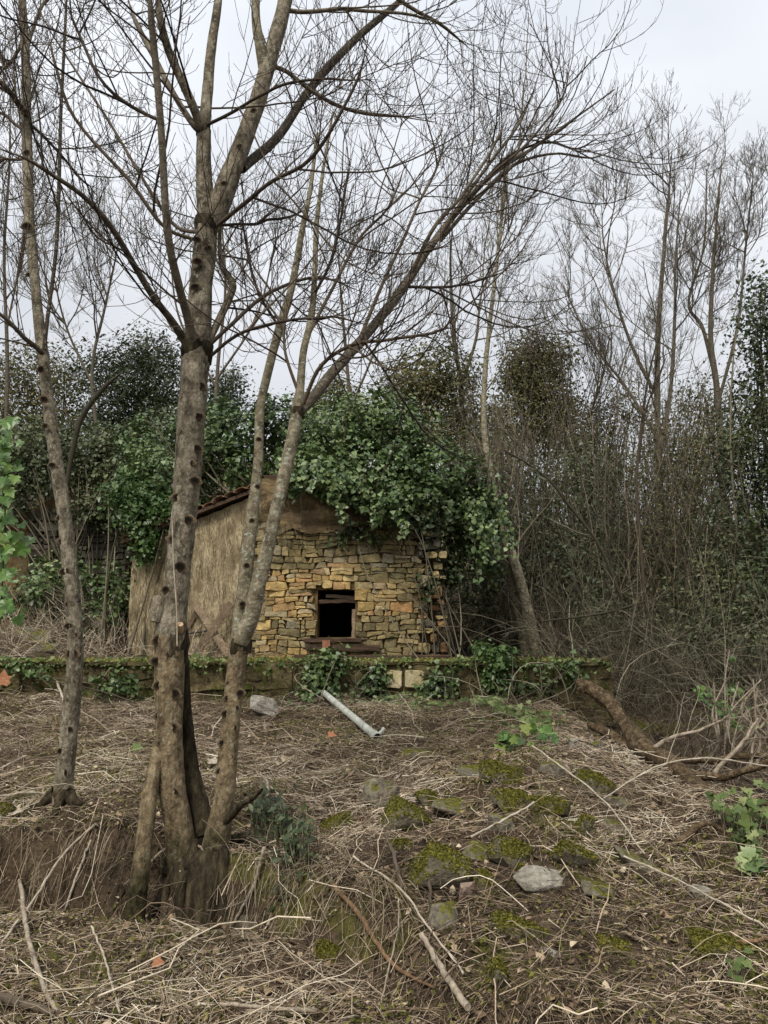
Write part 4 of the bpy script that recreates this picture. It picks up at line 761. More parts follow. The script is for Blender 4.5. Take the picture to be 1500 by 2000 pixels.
# ------------------------------------------------------------------ leafy masses
def blob_pts(g, blobs, n, nclump, sig):                   # clump centres spread over blobs, leaves gathered round them
    B = np.array([[*at(b[0], b[1], b[2]), psize(b[3], b[2]), b[5], psize(b[4], b[2])] for b in blobs])
    w = B[:, 3]*B[:, 5]; bi = g.choice(len(B), nclump, p=w/w.sum())
    d = nrm(g.normal(size=(nclump, 3))); rad = (g.random(nclump)**.33)*1.0
    cc = B[bi, :3]+d*B[bi, 3:6]*rad[:, None]
    ci = g.integers(0, nclump, n); off = g.normal(size=(n, 3))*sig*(.6+.8*g.random(nclump))[ci][:, None]
    P = cc[ci]+off; out = nrm((P-B[bi[ci], :3])/B[bi[ci], 3:6]); return P, out, cc
def shrub(name, label, cat, blobs, n, nclump, sig, size, m, seed, kind='ivy', droop=.0, stems=0, stem_m=None, base=None, group=None, upb=.5, stem_r=.012, stem_z=None, gap=-2):
    g = np.random.default_rng(seed); b0 = base if base is not None else at(blobs[0][0], 1240, blobs[0][2])
    b0 = np.array(b0, float); b0[2] = H(b0[0], b0[1]); t = thing(name, label, cat, b0, group)
    P, out, cc = blob_pts(g, blobs, n, nclump, sig); ok = (P[:, 2] > H(P[:, 0], P[:, 1])-.05)&(fbm(P[:, 0]*2.4, P[:, 1]*2.4, P[:, 2]*2.4, o=2) > gap); P, out = P[ok], out[ok]; n = len(P)
    Nn = out*.7+UP*upb+g.normal(0, .55, (n, 3)); D = g.normal(0, .6, (n, 3))+out*.5-UP*droop
    r = np.clip(g.random(n)*.62+.38*(fbm(P[:, 0]*1.3, P[:, 1]*1.3, P[:, 2]*1.3, o=3)*.7+.5), 0, 1)
    a = Acc(); leaves(a, P, Nn, D, size*(.5+1.0*g.random(n)**1.6), kind, r); tag(a.build('foliage', m, t), kind='stuff')
    if stems:
        idx = g.choice(len(cc), min(stems, len(cc)), replace=False); E = cc[idx]; K = 8; s = np.linspace(0, 1, K)[None, :, None]
        S0 = b0+g.normal(0, .25, (len(E), 3))*np.array([1, 1, 0])
        if stem_z: S0[:, 2] = stem_z; S0[:, 0] = b0[0]+(E[:, 0]-b0[0])*.7
        mid = (S0+E)/2+g.normal(0, .25, (len(E), 3))+UP*.15*np.linalg.norm(E-S0, axis=1)[:, None]
        Q = S0[:, None]*(1-s)**2+2*s*(1-s)*mid[:, None]+E[:, None]*s*s; a = Acc(); tubes(a, Q, np.linspace(stem_r*1.6, stem_r*.5, K)[None]*np.ones((len(E), 1)), 4); tag(a.build('stems', stem_m or m_brush, t), kind='stuff')
    return t
# the ivy mound on the hut
mound = shrub('ivy_mound', 'great glossy ivy mound burying the roof of the stone hut', 'ivy', [
    (330, 940, 11.6, 90, 70, .5), (420, 860, 11.8, 90, 90, .6), (300, 880, 12.2, 80, 70, .6), (540, 850, 11.4, 90, 75, .6), (650, 850, 11.1, 100, 80, .7), (730, 840, 11.2, 90, 80, .7), (800, 880, 10.9, 90, 80, .6), (690, 920, 10.6, 100, 60, .45), (770, 940, 10.4, 60, 55, .3), (870, 940, 10.7, 80, 70, .5), (925, 980, 10.7, 50, 80, .4), (948, 1060, 10.8, 38, 75, .3), (910, 1030, 11.1, 50, 60, .35), (765, 1000, 10.2, 22, 30, .12), (830, 960, 10.3, 40, 30, .2), (600, 900, 10.7, 60, 50, .3), (620, 940, 10.5, 50, 22, .2), (690, 950, 10.15, 60, 25, .15), (750, 985, 10.05, 36, 22, .15), (640, 930, 10.25, 60, 30, .2), (790, 975, 10.1, 40, 30, .15), (480, 900, 11.2, 60, 60, .5)], 46000, 1900, .085, .060, m_ivy, 81, droop=.7, upb=.55, base=(-.4, 11.6, 1.0), stems=140, stem_m=m_brush, stem_z=3.35, gap=-.30)
g = np.random.default_rng(20); ns, K = 90, 9; px = g.uniform(540, 985, ns); py = np.interp(px, [540, 620, 760, 830, 900, 985], [905, 930, 985, 960, 1000, 990])+g.normal(0, 16, ns); Yv = np.where(px < 800, 10.15, 10.5)+g.normal(0, .1, ns)
B = np.array([at(p, q, y) for p, q, y in zip(px, py, Yv)]); L = np.where(px > 890, 1.0, np.where(px < 720, .2, .32))*(.4+.8*g.random(ns)); D = nrm(np.stack([g.normal(0, .5, ns), g.normal(-.4, .3, ns), np.full(ns, -.3)], -1)); p = B; pts = [p]
for k in range(1, K): D = nrm(D+np.array([0, .03, -.25])+g.normal(0, .12, (ns, 3))); p = p+D*(L/(K-1))[:, None]; pts.append(p)
P = np.stack(pts, 1); a = Acc(); tubes(a, P, np.full((ns, K), .004), 3); tag(a.build('trailing_stems', m_brush, mound), kind='stuff')
C = np.repeat(P[:, 1:].reshape(-1, 3), 5, 0); C = C+g.normal(0, .035, C.shape); n = len(C); a = Acc(); leaves(a, C, UP*.4-np.array([0, .8, 0])+g.normal(0, .45, (n, 3)), g.normal(0, .5, (n, 3))-UP*.8, .035+.045*g.random(n), 'ivy'); tag(a.build('trailing_leaves', m_ivy, mound), kind='stuff')
shrub('ivy_curtain', 'bright green ivy tuft hanging over the left end of the plaster wall', 'ivy', [(265, 1000, 11.0, 40, 55, .2), (285, 1060, 11.0, 22, 50, .12), (240, 960, 11.2, 40, 40, .3), (320, 990, 10.95, 36, 34, .2)], 3600, 150, .08, .055, m_ivymid, 82, droop=.8, base=(-3.75, 11.15, 1), stems=6)
shrub('ivy_curtain', 'dark ivy strands trailing down the broken right corner of the hut', 'ivy', [(838, 1040, 10.4, 28, 30, .10), (812, 1020, 10.3, 40, 22, .12), (880, 1110, 10.7, 22, 40, .15), (700, 1045, 10.3, 60, 14, .05), (836, 1140, 10.25, 10, 24, .04)], 1800, 160, .07, .055, m_ever, 83, droop=.9, base=(.75, 10.25, 1), stems=16, stem_r=.006)
for lab, bl, n, sd in [
    ('ivy clump spilling over the terrace wall below the hut window', [(640, 1302, 8.9, 42, 30, .1), (615, 1335, 8.88, 30, 22, .08), (648, 1345, 8.86, 26, 12, .08)], 800, 84),
    ('ivy patch on the terrace wall left of the two pale blocks', [(728, 1338, 8.88, 26, 26, .08), (742, 1318, 8.9, 18, 12, .06)], 420, 85),
    ('sparse ivy on the terrace wall just right of the pale blocks', [(868, 1322, 8.88, 36, 26, .08), (850, 1345, 8.88, 40, 14, .08)], 420, 86),
    ('pale-leaved ivy tumbling over the terrace wall in front of the leaning trunks', [(968, 1282, 8.95, 48, 20, .15), (975, 1325, 8.88, 32, 42, .08), (940, 1275, 9.05, 24, 12, .12)], 1000, 87),
    ('small ivy spray near the right end of the terrace wall', [(1060, 1300, 8.9, 34, 20, .1), (1050, 1345, 8.86, 38, 20, .08), (1120, 1310, 8.9, 40, 22, .05)], 420, 88),
    ('ivy on the dark terrace wall between the slender and largest trunks', [(215, 1330, 8.88, 50, 26, .08), (250, 1345, 8.86, 40, 16, .08), (60, 1310, 8.9, 50, 16, .08)], 420, 89)]:
    shrub('wall_ivy', lab, 'ivy', bl, n, max(20, n//9), .05, .05, m_ivy if sd != 87 else m_ivymid, sd, droop=.6, group='ivy on the terrace wall', base=(at(bl[0][0], 1360, 8.85)[0], 8.85, 0), stems=16, stem_r=.005)
shrub('ivy_bush', 'sheet of dull green ivy over the ruin behind the slender left trunk', 'ivy', [(60, 880, 13.2, 80, 70, .5), (160, 880, 13.2, 80, 60, .5), (110, 930, 13.0, 90, 45, .4), (230, 900, 13, 60, 70, .5), (200, 1000, 12.8, 60, 40, .3), (330, 850, 13.4, 90, 60, .5), (10, 970, 12.9, 60, 45, .4), (-40, 900, 13, 70, 90, .5)], 20000, 1000, .09, .055, m_thick, 90, droop=.6, base=(-5, 13, 1), stems=60)
shrub('ivy_bush', 'low ivy and brush at the foot of the dark ruined wall', 'ivy', [(190, 1210, 11.5, 50, 40, .4), (220, 1150, 12, 40, 60, .3), (60, 1170, 12, 60, 50, .4), (120, 1130, 12.4, 60, 50, .3)], 3600, 260, .08, .06, m_ivy, 91, base=(-4.2, 11.5, 1), stems=120, stem_r=.006)
for lab, bl, n, mm, sd in [
    ('olive-toned evergreen tree at the far left of the skyline', [(70, 730, 19, 100, 60, 1.2), (20, 780, 19, 90, 90, 1.2), (130, 790, 19, 70, 90, 1.2), (60, 850, 19, 120, 70, 1)], 9000, m_olive, 101),
    ('tall dark evergreen tree directly left of the largest trunk', [(260, 760, 18, 50, 100, 1), (285, 690, 18.4, 60, 40, .8), (230, 820, 18, 70, 80, 1), (320, 760, 18, 50, 90, 1), (200, 720, 18.6, 50, 50, 1)], 11000, m_ever, 102),
    ('small conifer just right of the largest trunk above the ivy', [(440, 760, 20, 34, 30, .8), (430, 800, 20, 60, 40, .8), (460, 740, 20, 18, 18, .5)], 3000, m_ever, 103),
    ('small pointed conifer peeping over the ivy mound', [(660, 780, 21, 40, 40, .8), (655, 755, 21, 20, 24, .5), (690, 790, 21, 24, 30, .6), (610, 800, 20, 30, 40, .6)], 3200, m_olive, 104),
    ('broad dark evergreen tree rising behind the right half of the ivy', [(850, 730, 17, 90, 60, 1), (800, 770, 17, 70, 60, 1), (890, 800, 17, 70, 80, 1), (860, 860, 17, 90, 60, 1)], 9500, m_olive, 105),
    ('round-topped evergreen tree standing alone against the sky', [(1045, 700, 18, 64, 50, .9), (1030, 740, 18, 60, 50, .9), (1070, 790, 18, 60, 60, .8), (1005, 850, 18, 80, 70, .9), (1100, 840, 18, 75, 70, .9), (1050, 800, 18, 90, 60, .9), (1045, 690, 18, 60, 40, .9), (1060, 720, 17.8, 70, 50, .9), (1015, 730, 18, 50, 50, .8)], 13000, m_olive, 106)]:
    shrub('evergreen_tree', lab, 'tree', bl, int(n*1.6), n//9, .17, .09, mm, sd, kind='simple', group='evergreen trees behind the hut', stems=14, stem_r=.016, base=(at(bl[0][0], 1100, bl[0][2])[0], bl[0][2], 0))
shrub('evergreen_tree', 'dark ivy-clad evergreen filling the right edge', 'tree', [(1475, 640, 12, 45, 70, .6), (1490, 560, 12, 30, 50, .5), (1480, 780, 12, 60, 100, .7), (1500, 900, 12, 70, 120, .8), (1450, 960, 12, 60, 100, .7), (1480, 1130, 11.6, 80, 120, .8), (1520, 700, 12, 60, 200, .8), (1425, 860, 12.2, 40, 60, .5)], 13000, 800, .13, .075, m_ever, 107, kind='simple', group='evergreen trees behind the hut', stems=50, stem_r=.02, base=(6.3, 12, 0))
for lab, bl, n, mm, sd in [
    ('dark evergreen shrub just right of the ivy mound behind the leaning trunks', [(1010, 980, 13, 90, 80, .8), (960, 1100, 12.6, 80, 90, .7), (1060, 1080, 13, 80, 90, .8), (920, 1180, 12.4, 60, 60, .5)], 9000, m_thick, 111),
    ('mid green tangled shrub in the middle of the right thicket', [(1140, 940, 13.6, 100, 80, .8), (1180, 1020, 13.2, 90, 90, .8), (1120, 1120, 12.8, 90, 90, .8), (1180, 1200, 12.2, 80, 70, .6)], 9500, m_thick, 112),
    ('olive-green shrub beneath the tall bare crowns on the right', [(1260, 920, 14, 90, 90, .8), (1320, 1000, 13.6, 90, 110, .8), (1250, 1080, 13.2, 90, 90, .8), (1370, 900, 14.2, 80, 100, .8), (1290, 1180, 12.4, 90, 80, .6)], 9000, m_olive, 113),
    ('shadowy shrub low down near the right edge', [(1400, 1080, 12.4, 90, 90, .8), (1380, 1180, 11.8, 90, 90, .7), (1450, 1250, 11.2, 80, 80, .6), (1330, 1260, 11.2, 80, 60, .5)], 9000, m_thick, 114)]:
    shrub('thicket_shrub', lab, 'shrub', bl, int(n*.8), n//12, .15, .07, mm, sd, kind='simple', group='shrubs of the right thicket', stems=110, stem_r=.010, base=(at(bl[0][0], 1250, bl[0][2]-1)[0], bl[0][2]-.6, 0))

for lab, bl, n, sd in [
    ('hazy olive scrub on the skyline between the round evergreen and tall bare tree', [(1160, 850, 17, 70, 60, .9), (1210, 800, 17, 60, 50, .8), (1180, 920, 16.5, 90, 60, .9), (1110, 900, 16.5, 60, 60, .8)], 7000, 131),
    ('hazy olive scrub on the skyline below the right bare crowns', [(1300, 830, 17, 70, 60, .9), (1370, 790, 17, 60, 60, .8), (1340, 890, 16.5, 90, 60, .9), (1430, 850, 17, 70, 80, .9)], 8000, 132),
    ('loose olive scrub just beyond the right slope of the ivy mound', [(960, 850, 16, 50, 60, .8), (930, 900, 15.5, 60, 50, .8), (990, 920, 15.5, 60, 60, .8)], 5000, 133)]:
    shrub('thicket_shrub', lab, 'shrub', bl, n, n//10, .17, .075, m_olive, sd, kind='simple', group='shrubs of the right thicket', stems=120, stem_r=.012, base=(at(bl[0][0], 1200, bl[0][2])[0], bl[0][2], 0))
# tangled bare brush that nobody could count
def brush(name, label, regions, n, seed, m, rmin=.003, rmax=.008, lmin=.6, lmax=2.4, lean=.5, ntw=4, tl=.6):
    g = np.random.default_rng(seed); a = Acc(); w = np.array([r[4] for r in regions], float); ri = g.choice(len(regions), n, p=w/w.sum()); R4 = np.array([r[:4] for r in regions])[ri]
    Yb = R4[:, 2]+(R4[:, 3]-R4[:, 2])*g.random(n); px = R4[:, 0]+(R4[:, 1]-R4[:, 0])*g.random(n); X = (px-750)/FPX*Yb
    B = np.stack([X, Yb, H(X, Yb)-.03], -1); L = lmin+(lmax-lmin)*g.random(n)**1.4; K = 9
    D = nrm(np.stack([g.normal(0, lean, n), g.normal(0, lean*.8, n), np.ones(n)], -1)); p = B; pts = [p]
    cur = g.normal(0, .12 if lmax < 5 else .03, (n, 3)); cur[:, 2] = -np.abs(g.normal(0, .14, n)) if lmax < 5 else .05
    for k in range(1, K): D = nrm(D+cur+g.normal(0, .10, (n, 3))); p = p+D*(L/(K-1))[:, None]; pts.append(p)
    P = np.stack(pts, 1); r0 = rmin+(rmax-rmin)*g.random(n)**2; R = r0[:, None]*np.linspace(1, .45, K)[None]; tubes(a, P, R, 3)
    b, r = grow(g, P, R, ntw, .3, 1, .15, tl, .7, 4, .1, .03, .14, .006, .5, .0022); tubes(a, b, r, 3)
    return tag(a.build(name, m), label, 'brush', kind='stuff')
brush('brush', 'dense tangle of bare stems and canes filling the right thicket', [(880, 1080, 12.1, 13.8, 1), (1060, 1250, 10, 13.5, 1.2), (1180, 1520, 8.6, 13, 2.0)], 1400, 121, m_brush, lmax=3.0)
brush('brush', 'tall fine bare saplings rising out of the right thicket', [(980, 1180, 13, 16, 1), (1150, 1520, 11.5, 16, 2)], 420, 124, m_fartwig, .006, .013, 3.0, 6.5, .16, 8, 1.0)
brush('brush', 'dark tangle of fallen branches in the hollow behind the log', [(1230, 1540, 5.6, 8.8, 1)], 340, 125, m_twig, .003, .009, .3, 1.1, 1.0)
brush('brush', 'dry canes and weeds on the terrace left of the hut', [(-80, 250, 9.6, 12.5, 1), (250, 480, 9.6, 10.2, .15)], 420, 122, m_litter, .002, .005, .2, .9, .7)
brush('brush', 'pale grey hanging thicket of twigs behind the left trees', [(-100, 420, 15, 19, 1)], 900, 123, m_brush, .005, .010, 1.5, 4.0, .5)
g = np.random.default_rng(9); a = Acc(); n = 26000
Yb = g.uniform(20, 32, n); px = g.uniform(-300, 1800, n); X = (px-750)/FPX*Yb; top = np.interp(px, [-300, 300, 500, 750, 1000, 1300, 1800], [6.2, 6.0, 5.0, 4.6, 4.6, 4.6, 6.0])*(.75+.35*vnoise(X*.5, Yb*.3, 2))*(Yb/24)
Z = H(X, Yb)*.4+g.random(n)*top; C = np.stack([X, Yb, Z+.4], -1); cw = vnoise(X*.9, Yb*.9, Z*.9) > -.35
C = C[cw]; n = len(C); leaves(a, C, g.normal(size=(n, 3))+UP*.7-np.array([0, .6, 0]), g.normal(size=(n, 3)), .26*(.6+.7*g.random(n)), 'simple'); tag(a.build('far_wood', m_olive), 'distant hillside wood closing the view behind the trees', 'wood', kind='stuff')

# ------------------------------------------------------------------ loose stones on the slope
def rock(g, dims, n=17, sq=.55, sub=1, amp=.09):
    d = nrm(g.normal(size=(n, 3))); d = np.sign(d)*np.abs(d)**sq; d = d/np.abs(d).max(1, keepdims=True)*(.82+.18*g.random((n, 1)))
    bm = bmesh.new()
    for p in d*np.array(dims)/2: bm.verts.new(p)
    r = bmesh.ops.convex_hull(bm, input=bm.verts); bmesh.ops.delete(bm, geom=[v for v in bm.verts if not v.link_faces], context='VERTS')
    bmesh.ops.bevel(bm, geom=bm.edges[:], offset=min(dims)*.06, segments=1, affect='EDGES', clamp_overlap=True)
    bmesh.ops.triangulate(bm, faces=bm.faces[:]); bmesh.ops.subdivide_edges(bm, edges=bm.edges[:], cuts=sub, use_grid_fill=True); bmesh.ops.triangulate(bm, faces=bm.faces[:])
    bm.verts.index_update(); V = np.array([v.co[:] for v in bm.verts]); F = np.array([[v.index for v in f.verts] for f in bm.faces]); bm.free()
    V = V+nrm(V)*(amp*min(dims)*fbm(V[:, 0]*9+g.random()*50, V[:, 1]*9, V[:, 2]*9, o=3))[:, None]; return V, F
def rot(e):
    a, b, c = e; ca, sa, cb, sb, cc, sc = math.cos(a), math.sin(a), math.cos(b), math.sin(b), math.cos(c), math.sin(c)
    return np.array([[cc, -sc, 0], [sc, cc, 0], [0, 0, 1]])@np.array([[cb, 0, sb], [0, 1, 0], [-sb, 0, cb]])@np.array([[1, 0, 0], [0, ca, -sa], [0, sa, ca]])
ROCKS = []
def put_rock(label, px, py, w, h, m, e=(0, 0, 0), dep=.8, seed=0, sq=.72, lift=.20, group='fallen stones on the slope', Y=None):
    w, h = w*1.08, h*1.05; g = np.random.default_rng(1000+seed); p = ground_at(px, py+h*.35) if Y is None else at(px, py+h*.35, Y); W_, H_ = psize(w, p[1]), psize(h, p[1])*.85
    V, F = rock(g, (W_, W_*dep, H_), sq=sq, sub=1 if w < 70 else 2); V = V@rot(e).T; a = Acc(); c = p+np.array([0, W_*dep*.25, H_*lift]); a.add(V+c, F); ROCKS.append((c[0], c[1], W_*.42))
    if m is not m_mossrock: return solo(a, 'stone', m, label, 'stone', p, group, smooth=False)
    t = thing('stone', label, 'stone', p, group); a.build('boulder', m, t, smooth=False)
    T = (V+c)[F]; fn = np.cross(T[:, 1]-T[:, 0], T[:, 2]-T[:, 0]); ar = np.linalg.norm(fn, axis=1); fn = nrm(fn); fn = fn*np.sign((fn*(T.mean(1)-c)).sum(-1, keepdims=True))
    ctr = T.mean(1); wt = ar*np.clip(fn[:, 2]+.15+.5*fbm(ctr[:, 0]*14, ctr[:, 1]*14, ctr[:, 2]*14, o=2), 0, 1); nn = int(min(1500, 240+ar.sum()*5200)); fi = g.choice(len(F), nn, p=wt/wt.sum()); uv = g.random((nn, 2)); su = uv.sum(1) > 1; uv[su] = 1-uv[su]
    C = T[fi, 0]+(T[fi, 1]-T[fi, 0])*uv[:, :1]+(T[fi, 2]-T[fi, 0])*uv[:, 1:]+fn[fi]*.004; a = Acc(); leaves(a, C, fn[fi]+g.normal(0, .7, (nn, 3)), fn[fi]*.6+g.normal(0, .6, (nn, 3)), .008+.012*g.random(nn), 'simple'); tag(a.build('moss', m_rockmoss, t), kind='stuff'); return t
MORE_STONES = [
    ('grey flat stone against the right side of the large mossy slab', 934, 1668, 70, 40, m_rock, (.3, .2, .2), .8),
    ('mossy flat stone between the capstone and the jutting slab', 1002, 1566, 70, 38, m_mossrock, (.3, .1, .3), .8),
    ('low grey stone right of the narrow upright mossy stone', 1208, 1618, 70, 30, m_rock, (.2, .2, .2), .8),
    ('thin grey slab below the weeds on the crest', 932, 1512, 70, 24, m_rock, (.25, .1, .2), .8),
    ('small mossy stone left of the large mossy slab', 775, 1652, 52, 34, m_mossrock, (.3, .3, .3), .7),
    ('sunken grey stone right of the pale flat stone', 1172, 1742, 70, 26, m_rock, (.2, .2, .1), .8),
    ('mossy lump between the large mossy slab and the mossy wedge', 950, 1716, 48, 40, m_mossrock, (.3, .2, .3), .8),
    ('half buried mossy stone low down between the long slab and right edge', 1215, 1858, 90, 30, m_mossrock, (.2, .2, .2), .7),
    ('mossy stone in the shade of the bank at bottom centre', 640, 1868, 70, 44, m_mossrock, (.3, .1, .3), .7),
    ('dark stone in the bank face under the lichen tree', 500, 1800, 60, 40, m_rock, (.3, .1, .3), .7)]
k = 0
for row in [
    ('pale rough lump of rock beside the foot of the lichen tree', 514, 1378, 62, 50, m_palerock, (.1, .2, .3), .7),
    ('grey pointed stone directly below the pipe elbow', 745, 1548, 74, 70, m_rock, (.2, .3, .6), .7),
    ('broad mossy stone touching the grey pointed stone', 803, 1588, 96, 76, m_mossrock, (.5, .35, .2), .8),
    ('yellow-green mossy wedge alone left of the grey pointed stone', 655, 1608, 66, 44, m_mossrock, (.2, -.35, .2), .7),
    ('large moss-covered slab tilted in the middle of the slope', 855, 1700, 100, 104, m_mossrock, (.55, .3, .1), .6),
    ('greyish block under the large mossy slab', 872, 1786, 64, 54, m_rock, (.1, .1, .3), .7),
    ('small dark mossy stone above the broad mossy one', 836, 1553, 46, 44, m_mossrock, (.2, .7, .2), .6),
    ('flat dark capstone lying over a hollow at mid slope', 890, 1578, 90, 36, m_rock, (.1, .12, .1), .8),
    ('thick mossy slab jutting out over a black gap', 1076, 1572, 92, 44, m_mossrock, (-.1, .05, .2), .9),
    ('mossy wedge resting on the pale flat stone', 1006, 1668, 84, 66, m_mossrock, (.3, .4, .2), .7),
    ('bright mossy slab leaning right of the mossy wedge', 1120, 1664, 74, 80, m_mossrock, (.7, .35, .3), .5),
    ('pale flat stone below the mossy wedge', 1056, 1718, 108, 46, m_palerock, (.25, .05, .1), .6),
    ('long tilted mossy slab with a bare whitish left end', 1028, 1815, 146, 52, m_mossrock, (.35, .38, .15), .5),
    ('pale pointed stone low down near the right edge', 1383, 1742, 66, 28, m_palerock, (.2, .5, .2), .5),
    ('long sunken pale stone right of the bright mossy slab', 1245, 1682, 90, 30, m_rock, (.2, .4, .1), .5),
    ('mossy stone below the ivy seedlings right of the pipe', 985, 1515, 84, 46, m_mossrock, (.3, .15, .2), .7),
    ('mossy block just left of the fallen log', 1165, 1532, 76, 58, m_mossrock, (.4, .2, .4), .7),
    ('small dark stone above the jutting slab', 1076, 1500, 46, 44, m_rock, (.3, .1, .4), .7),
    ('small pale cobble beneath the upper end of the log', 1124, 1450, 26, 24, m_palerock, (.2, .1, .4), .7),
    ('thin tan flagstone half buried right below the pipe', 820, 1473, 70, 18, m_rock, (.15, .05, .1), .7),
    ('mossy hummock stone at the bottom, right of the grey plank', 990, 1905, 62, 70, m_mossrock, (.3, .2, .3), .7),
    ('pinkish rectangular block right of the large mossy slab', 912, 1742, 34, 46, m_pink, (.3, .1, .3), .6),
    ('low moss cushion stone in the lower right', 1430, 1850, 130, 40, m_mossrock, (.1, .15, .2), .7),
    ('mossy stone cut by the left edge of the picture', 4, 1582, 44, 50, m_mossrock, (.1, .1, .2), .7),
    ('narrow upright mossy stone behind the bright mossy slab', 1142, 1608, 26, 64, m_mossrock, (.2, .5, .2), .8),
    ('grey stone beside the pile at the log foot', 1198, 1560, 50, 34, m_rock, (.3, .2, .1), .7),
    ('tan stone right of the small pale cobble', 1168, 1458, 40, 26, m_rock, (.2, -.1, .1), .7),
    ('dull stone in the middle between the flat capstone and jutting slab', 975, 1610, 56, 44, m_rock, (.4, .3, .1), .7),
    ('small pale stone at the foot of the long mossy slab', 1080, 1860, 36, 16, m_palerock, (.3, .3, .1), .7),
    ('small pinkish stone left of the long mossy slab', 858, 1846, 30, 18, m_pink, (.3, .3, .1), .7)]:
    put_rock(*row, seed=k); k += 1
for row in MORE_STONES: put_rock(*row, seed=k+40); k += 1
put_rock('pale boulder on the terrace at the far left', 62, 1236, 60, 34, m_rock, (.1, .1, .2), .7, 50, group='boulders on the terrace', Y=10.6)
put_rock('low tan boulder on the terrace behind the slender trunk', 84, 1264, 70, 22, m_rock, (.1, -.1, .2), .7, 51, group='boulders on the terrace', Y=10.3)
put_rock('brown boulder on the terrace just right of the slender trunk', 198, 1212, 40, 22, m_rock, (.1, .1, .2), .7, 52, group='boulders on the terrace', Y=11.2)

# ------------------------------------------------------------------ pipe, log, sticks
def gpt(px, py, up=0.0): p = ground_at(px, py); p[2] += up; return p
pA, pB = gpt(632, 1362, .05), gpt(737, 1449, .035); pp = thing('drain_pipe', 'pale grey metal pipe lying on the slope, open end towards the viewer', 'pipe', pB)
a = Acc(); P = np.linspace(pA, pB, 6); R = np.full(6, .034); tubes(a, P, R, 16); P2 = np.linspace(pB, pB+(pA-pB)*.25, 3); tubes(a, P2, np.full(3, .028), 16); a.build('tube', m_pipe, pp)
d = nrm(pB-pA); a = Acc(); tubes(a, np.array([pB-d*.10, pB-d*.095, pB-d*.002, pB+d*.004]), np.array([.034, .041, .041, .035]), 16); a.build('collar', m_pipe, pp)
a = Acc(); q = pB-d*.05; tubes(a, np.array([q+np.array([.03, 0, .02]), q+np.array([.055, .02, .04]), q+np.array([.07, .03, .06])]), np.array([.016, .016, .018]), 10, cap=True); a.build('bracket', m_pipe, pp)
a = Acc(); tubes(a, np.array([pB-d*.06, pB-d*.058]), np.array([.028, .001]), 16); a.build('bore', m_iron, pp)

def limb3(rows, K): C = np.array([[*(gpt(r[0], r[1], r[2]) if len(r) == 4 else at(r[0], r[1], r[2])), psize(r[3], ground_at(r[0], min(r[1], 1990))[1] if len(r) == 4 else r[2])/2] for r in rows]); S = spline(C, K); return S[:, :3], np.maximum(S[:, 3], .002)
lg = thing('fallen_log', 'mossy shaggy log slanting down to the right over the rubble', 'log', at(1390, 1570, 5.15))
rows = [(1132, 1338, 6.5, 22), (1150, 1345, 6.45, 28), (1195, 1378, 6.3, 30), (1225, 1420, 6.1, 31), (1250, 1455, 5.85, 40), (1300, 1490, 5.45, 42), (1350, 1525, 5.05, 38), (1400, 1575, 4.65, 32), (1440, 1615, 4.4, 24)]
P, R = pxpath(rows, 110); R = R*.95*(1+.10*fbm(np.linspace(0, 22, 110), 3.3, o=2)); P = P+.007*np.stack([fbm(np.linspace(0, 14, 110), q, o=2) for q in (1., 5., 9.)], -1); a = Acc(); barkstem(a, P, R, 18, .28, 5); a.build('trunk', m_log, lg)
g = np.random.default_rng(77); b, r = grow(g, P[None], R[None], 1100, 0, .96, .03, .08, 1.3, 3, -.3, .2, .2, .02, .5, .0022); a = Acc(); tubes(a, b, r, 3); tag(a.build('moss_fringe', M('log_moss', [(0, (.06, .042, .018)), (.6, (.15, .11, .05)), (1, (.28, .22, .11))], rough=.9, spec=.1), lg), kind='stuff')
for rws in ([(1325, 1505, 5.2, 22), (1370, 1518, 5.05, 18), (1420, 1516, 4.95, 15), (1465, 1502, 4.85, 14), (1520, 1482, 4.75, 12)], [(1290, 1480, 5.5, 14), (1360, 1484, 5.3, 12), (1430, 1480, 5.2, 12), (1520, 1478, 5.1, 11)],
            [(1360, 1535, 4.95, 14), (1400, 1560, 4.8, 10), (1450, 1560, 4.7, 8), (1520, 1575, 4.6, 6)], [(1270, 1470, 5.65, 12), (1310, 1440, 5.6, 8), (1370, 1425, 5.6, 6), (1420, 1400, 5.6, 4)], [(1390, 1515, 5.0, 10), (1430, 1475, 5.0, 8), (1460, 1440, 5.0, 6), (1480, 1400, 5.0, 4)]):
    Pb, Rb = pxpath(rws, 26); Pb = Pb+.012*np.stack([fbm(np.linspace(0, 6, 26)+rws[0][0], q, o=2) for q in (1., 5., 9.)], -1); a = Acc(); barkstem(a, Pb, Rb, 9, .15, 3); a.build('limb', m_log if rws[0][3] > 12 else m_stick, lg)
    b, r = grow(g, Pb[None], Rb[None], 9, .15, 1, .12, .5, .8, 8, .1, .05, .12, .010, .4, .002); a = Acc(); tubes(a, b, r, 4); b2, r2 = grow(g, b, r, 3, .2, 1, .05, .2, .8, 5, .1, .05, .12, .010, .5, .0016); tubes(a, b2, r2, 3); tag(a.build('twigs', m_stick, lg), kind='stuff')
P, R = pxpath([(1150, 1415, 6.3, 12), (1200, 1440, 6.1, 20), (1260, 1492, 5.75, 24), (1310, 1535, 5.4, 22), (1380, 1585, 5.1, 18)], 30); a = Acc(); barkstem(a, P, R, 10, .2, 9); solo(a, 'dead_branch', m_log, 'second rotten limb lying beneath the mossy log', 'branch', at(1300, 1520, 6.6))
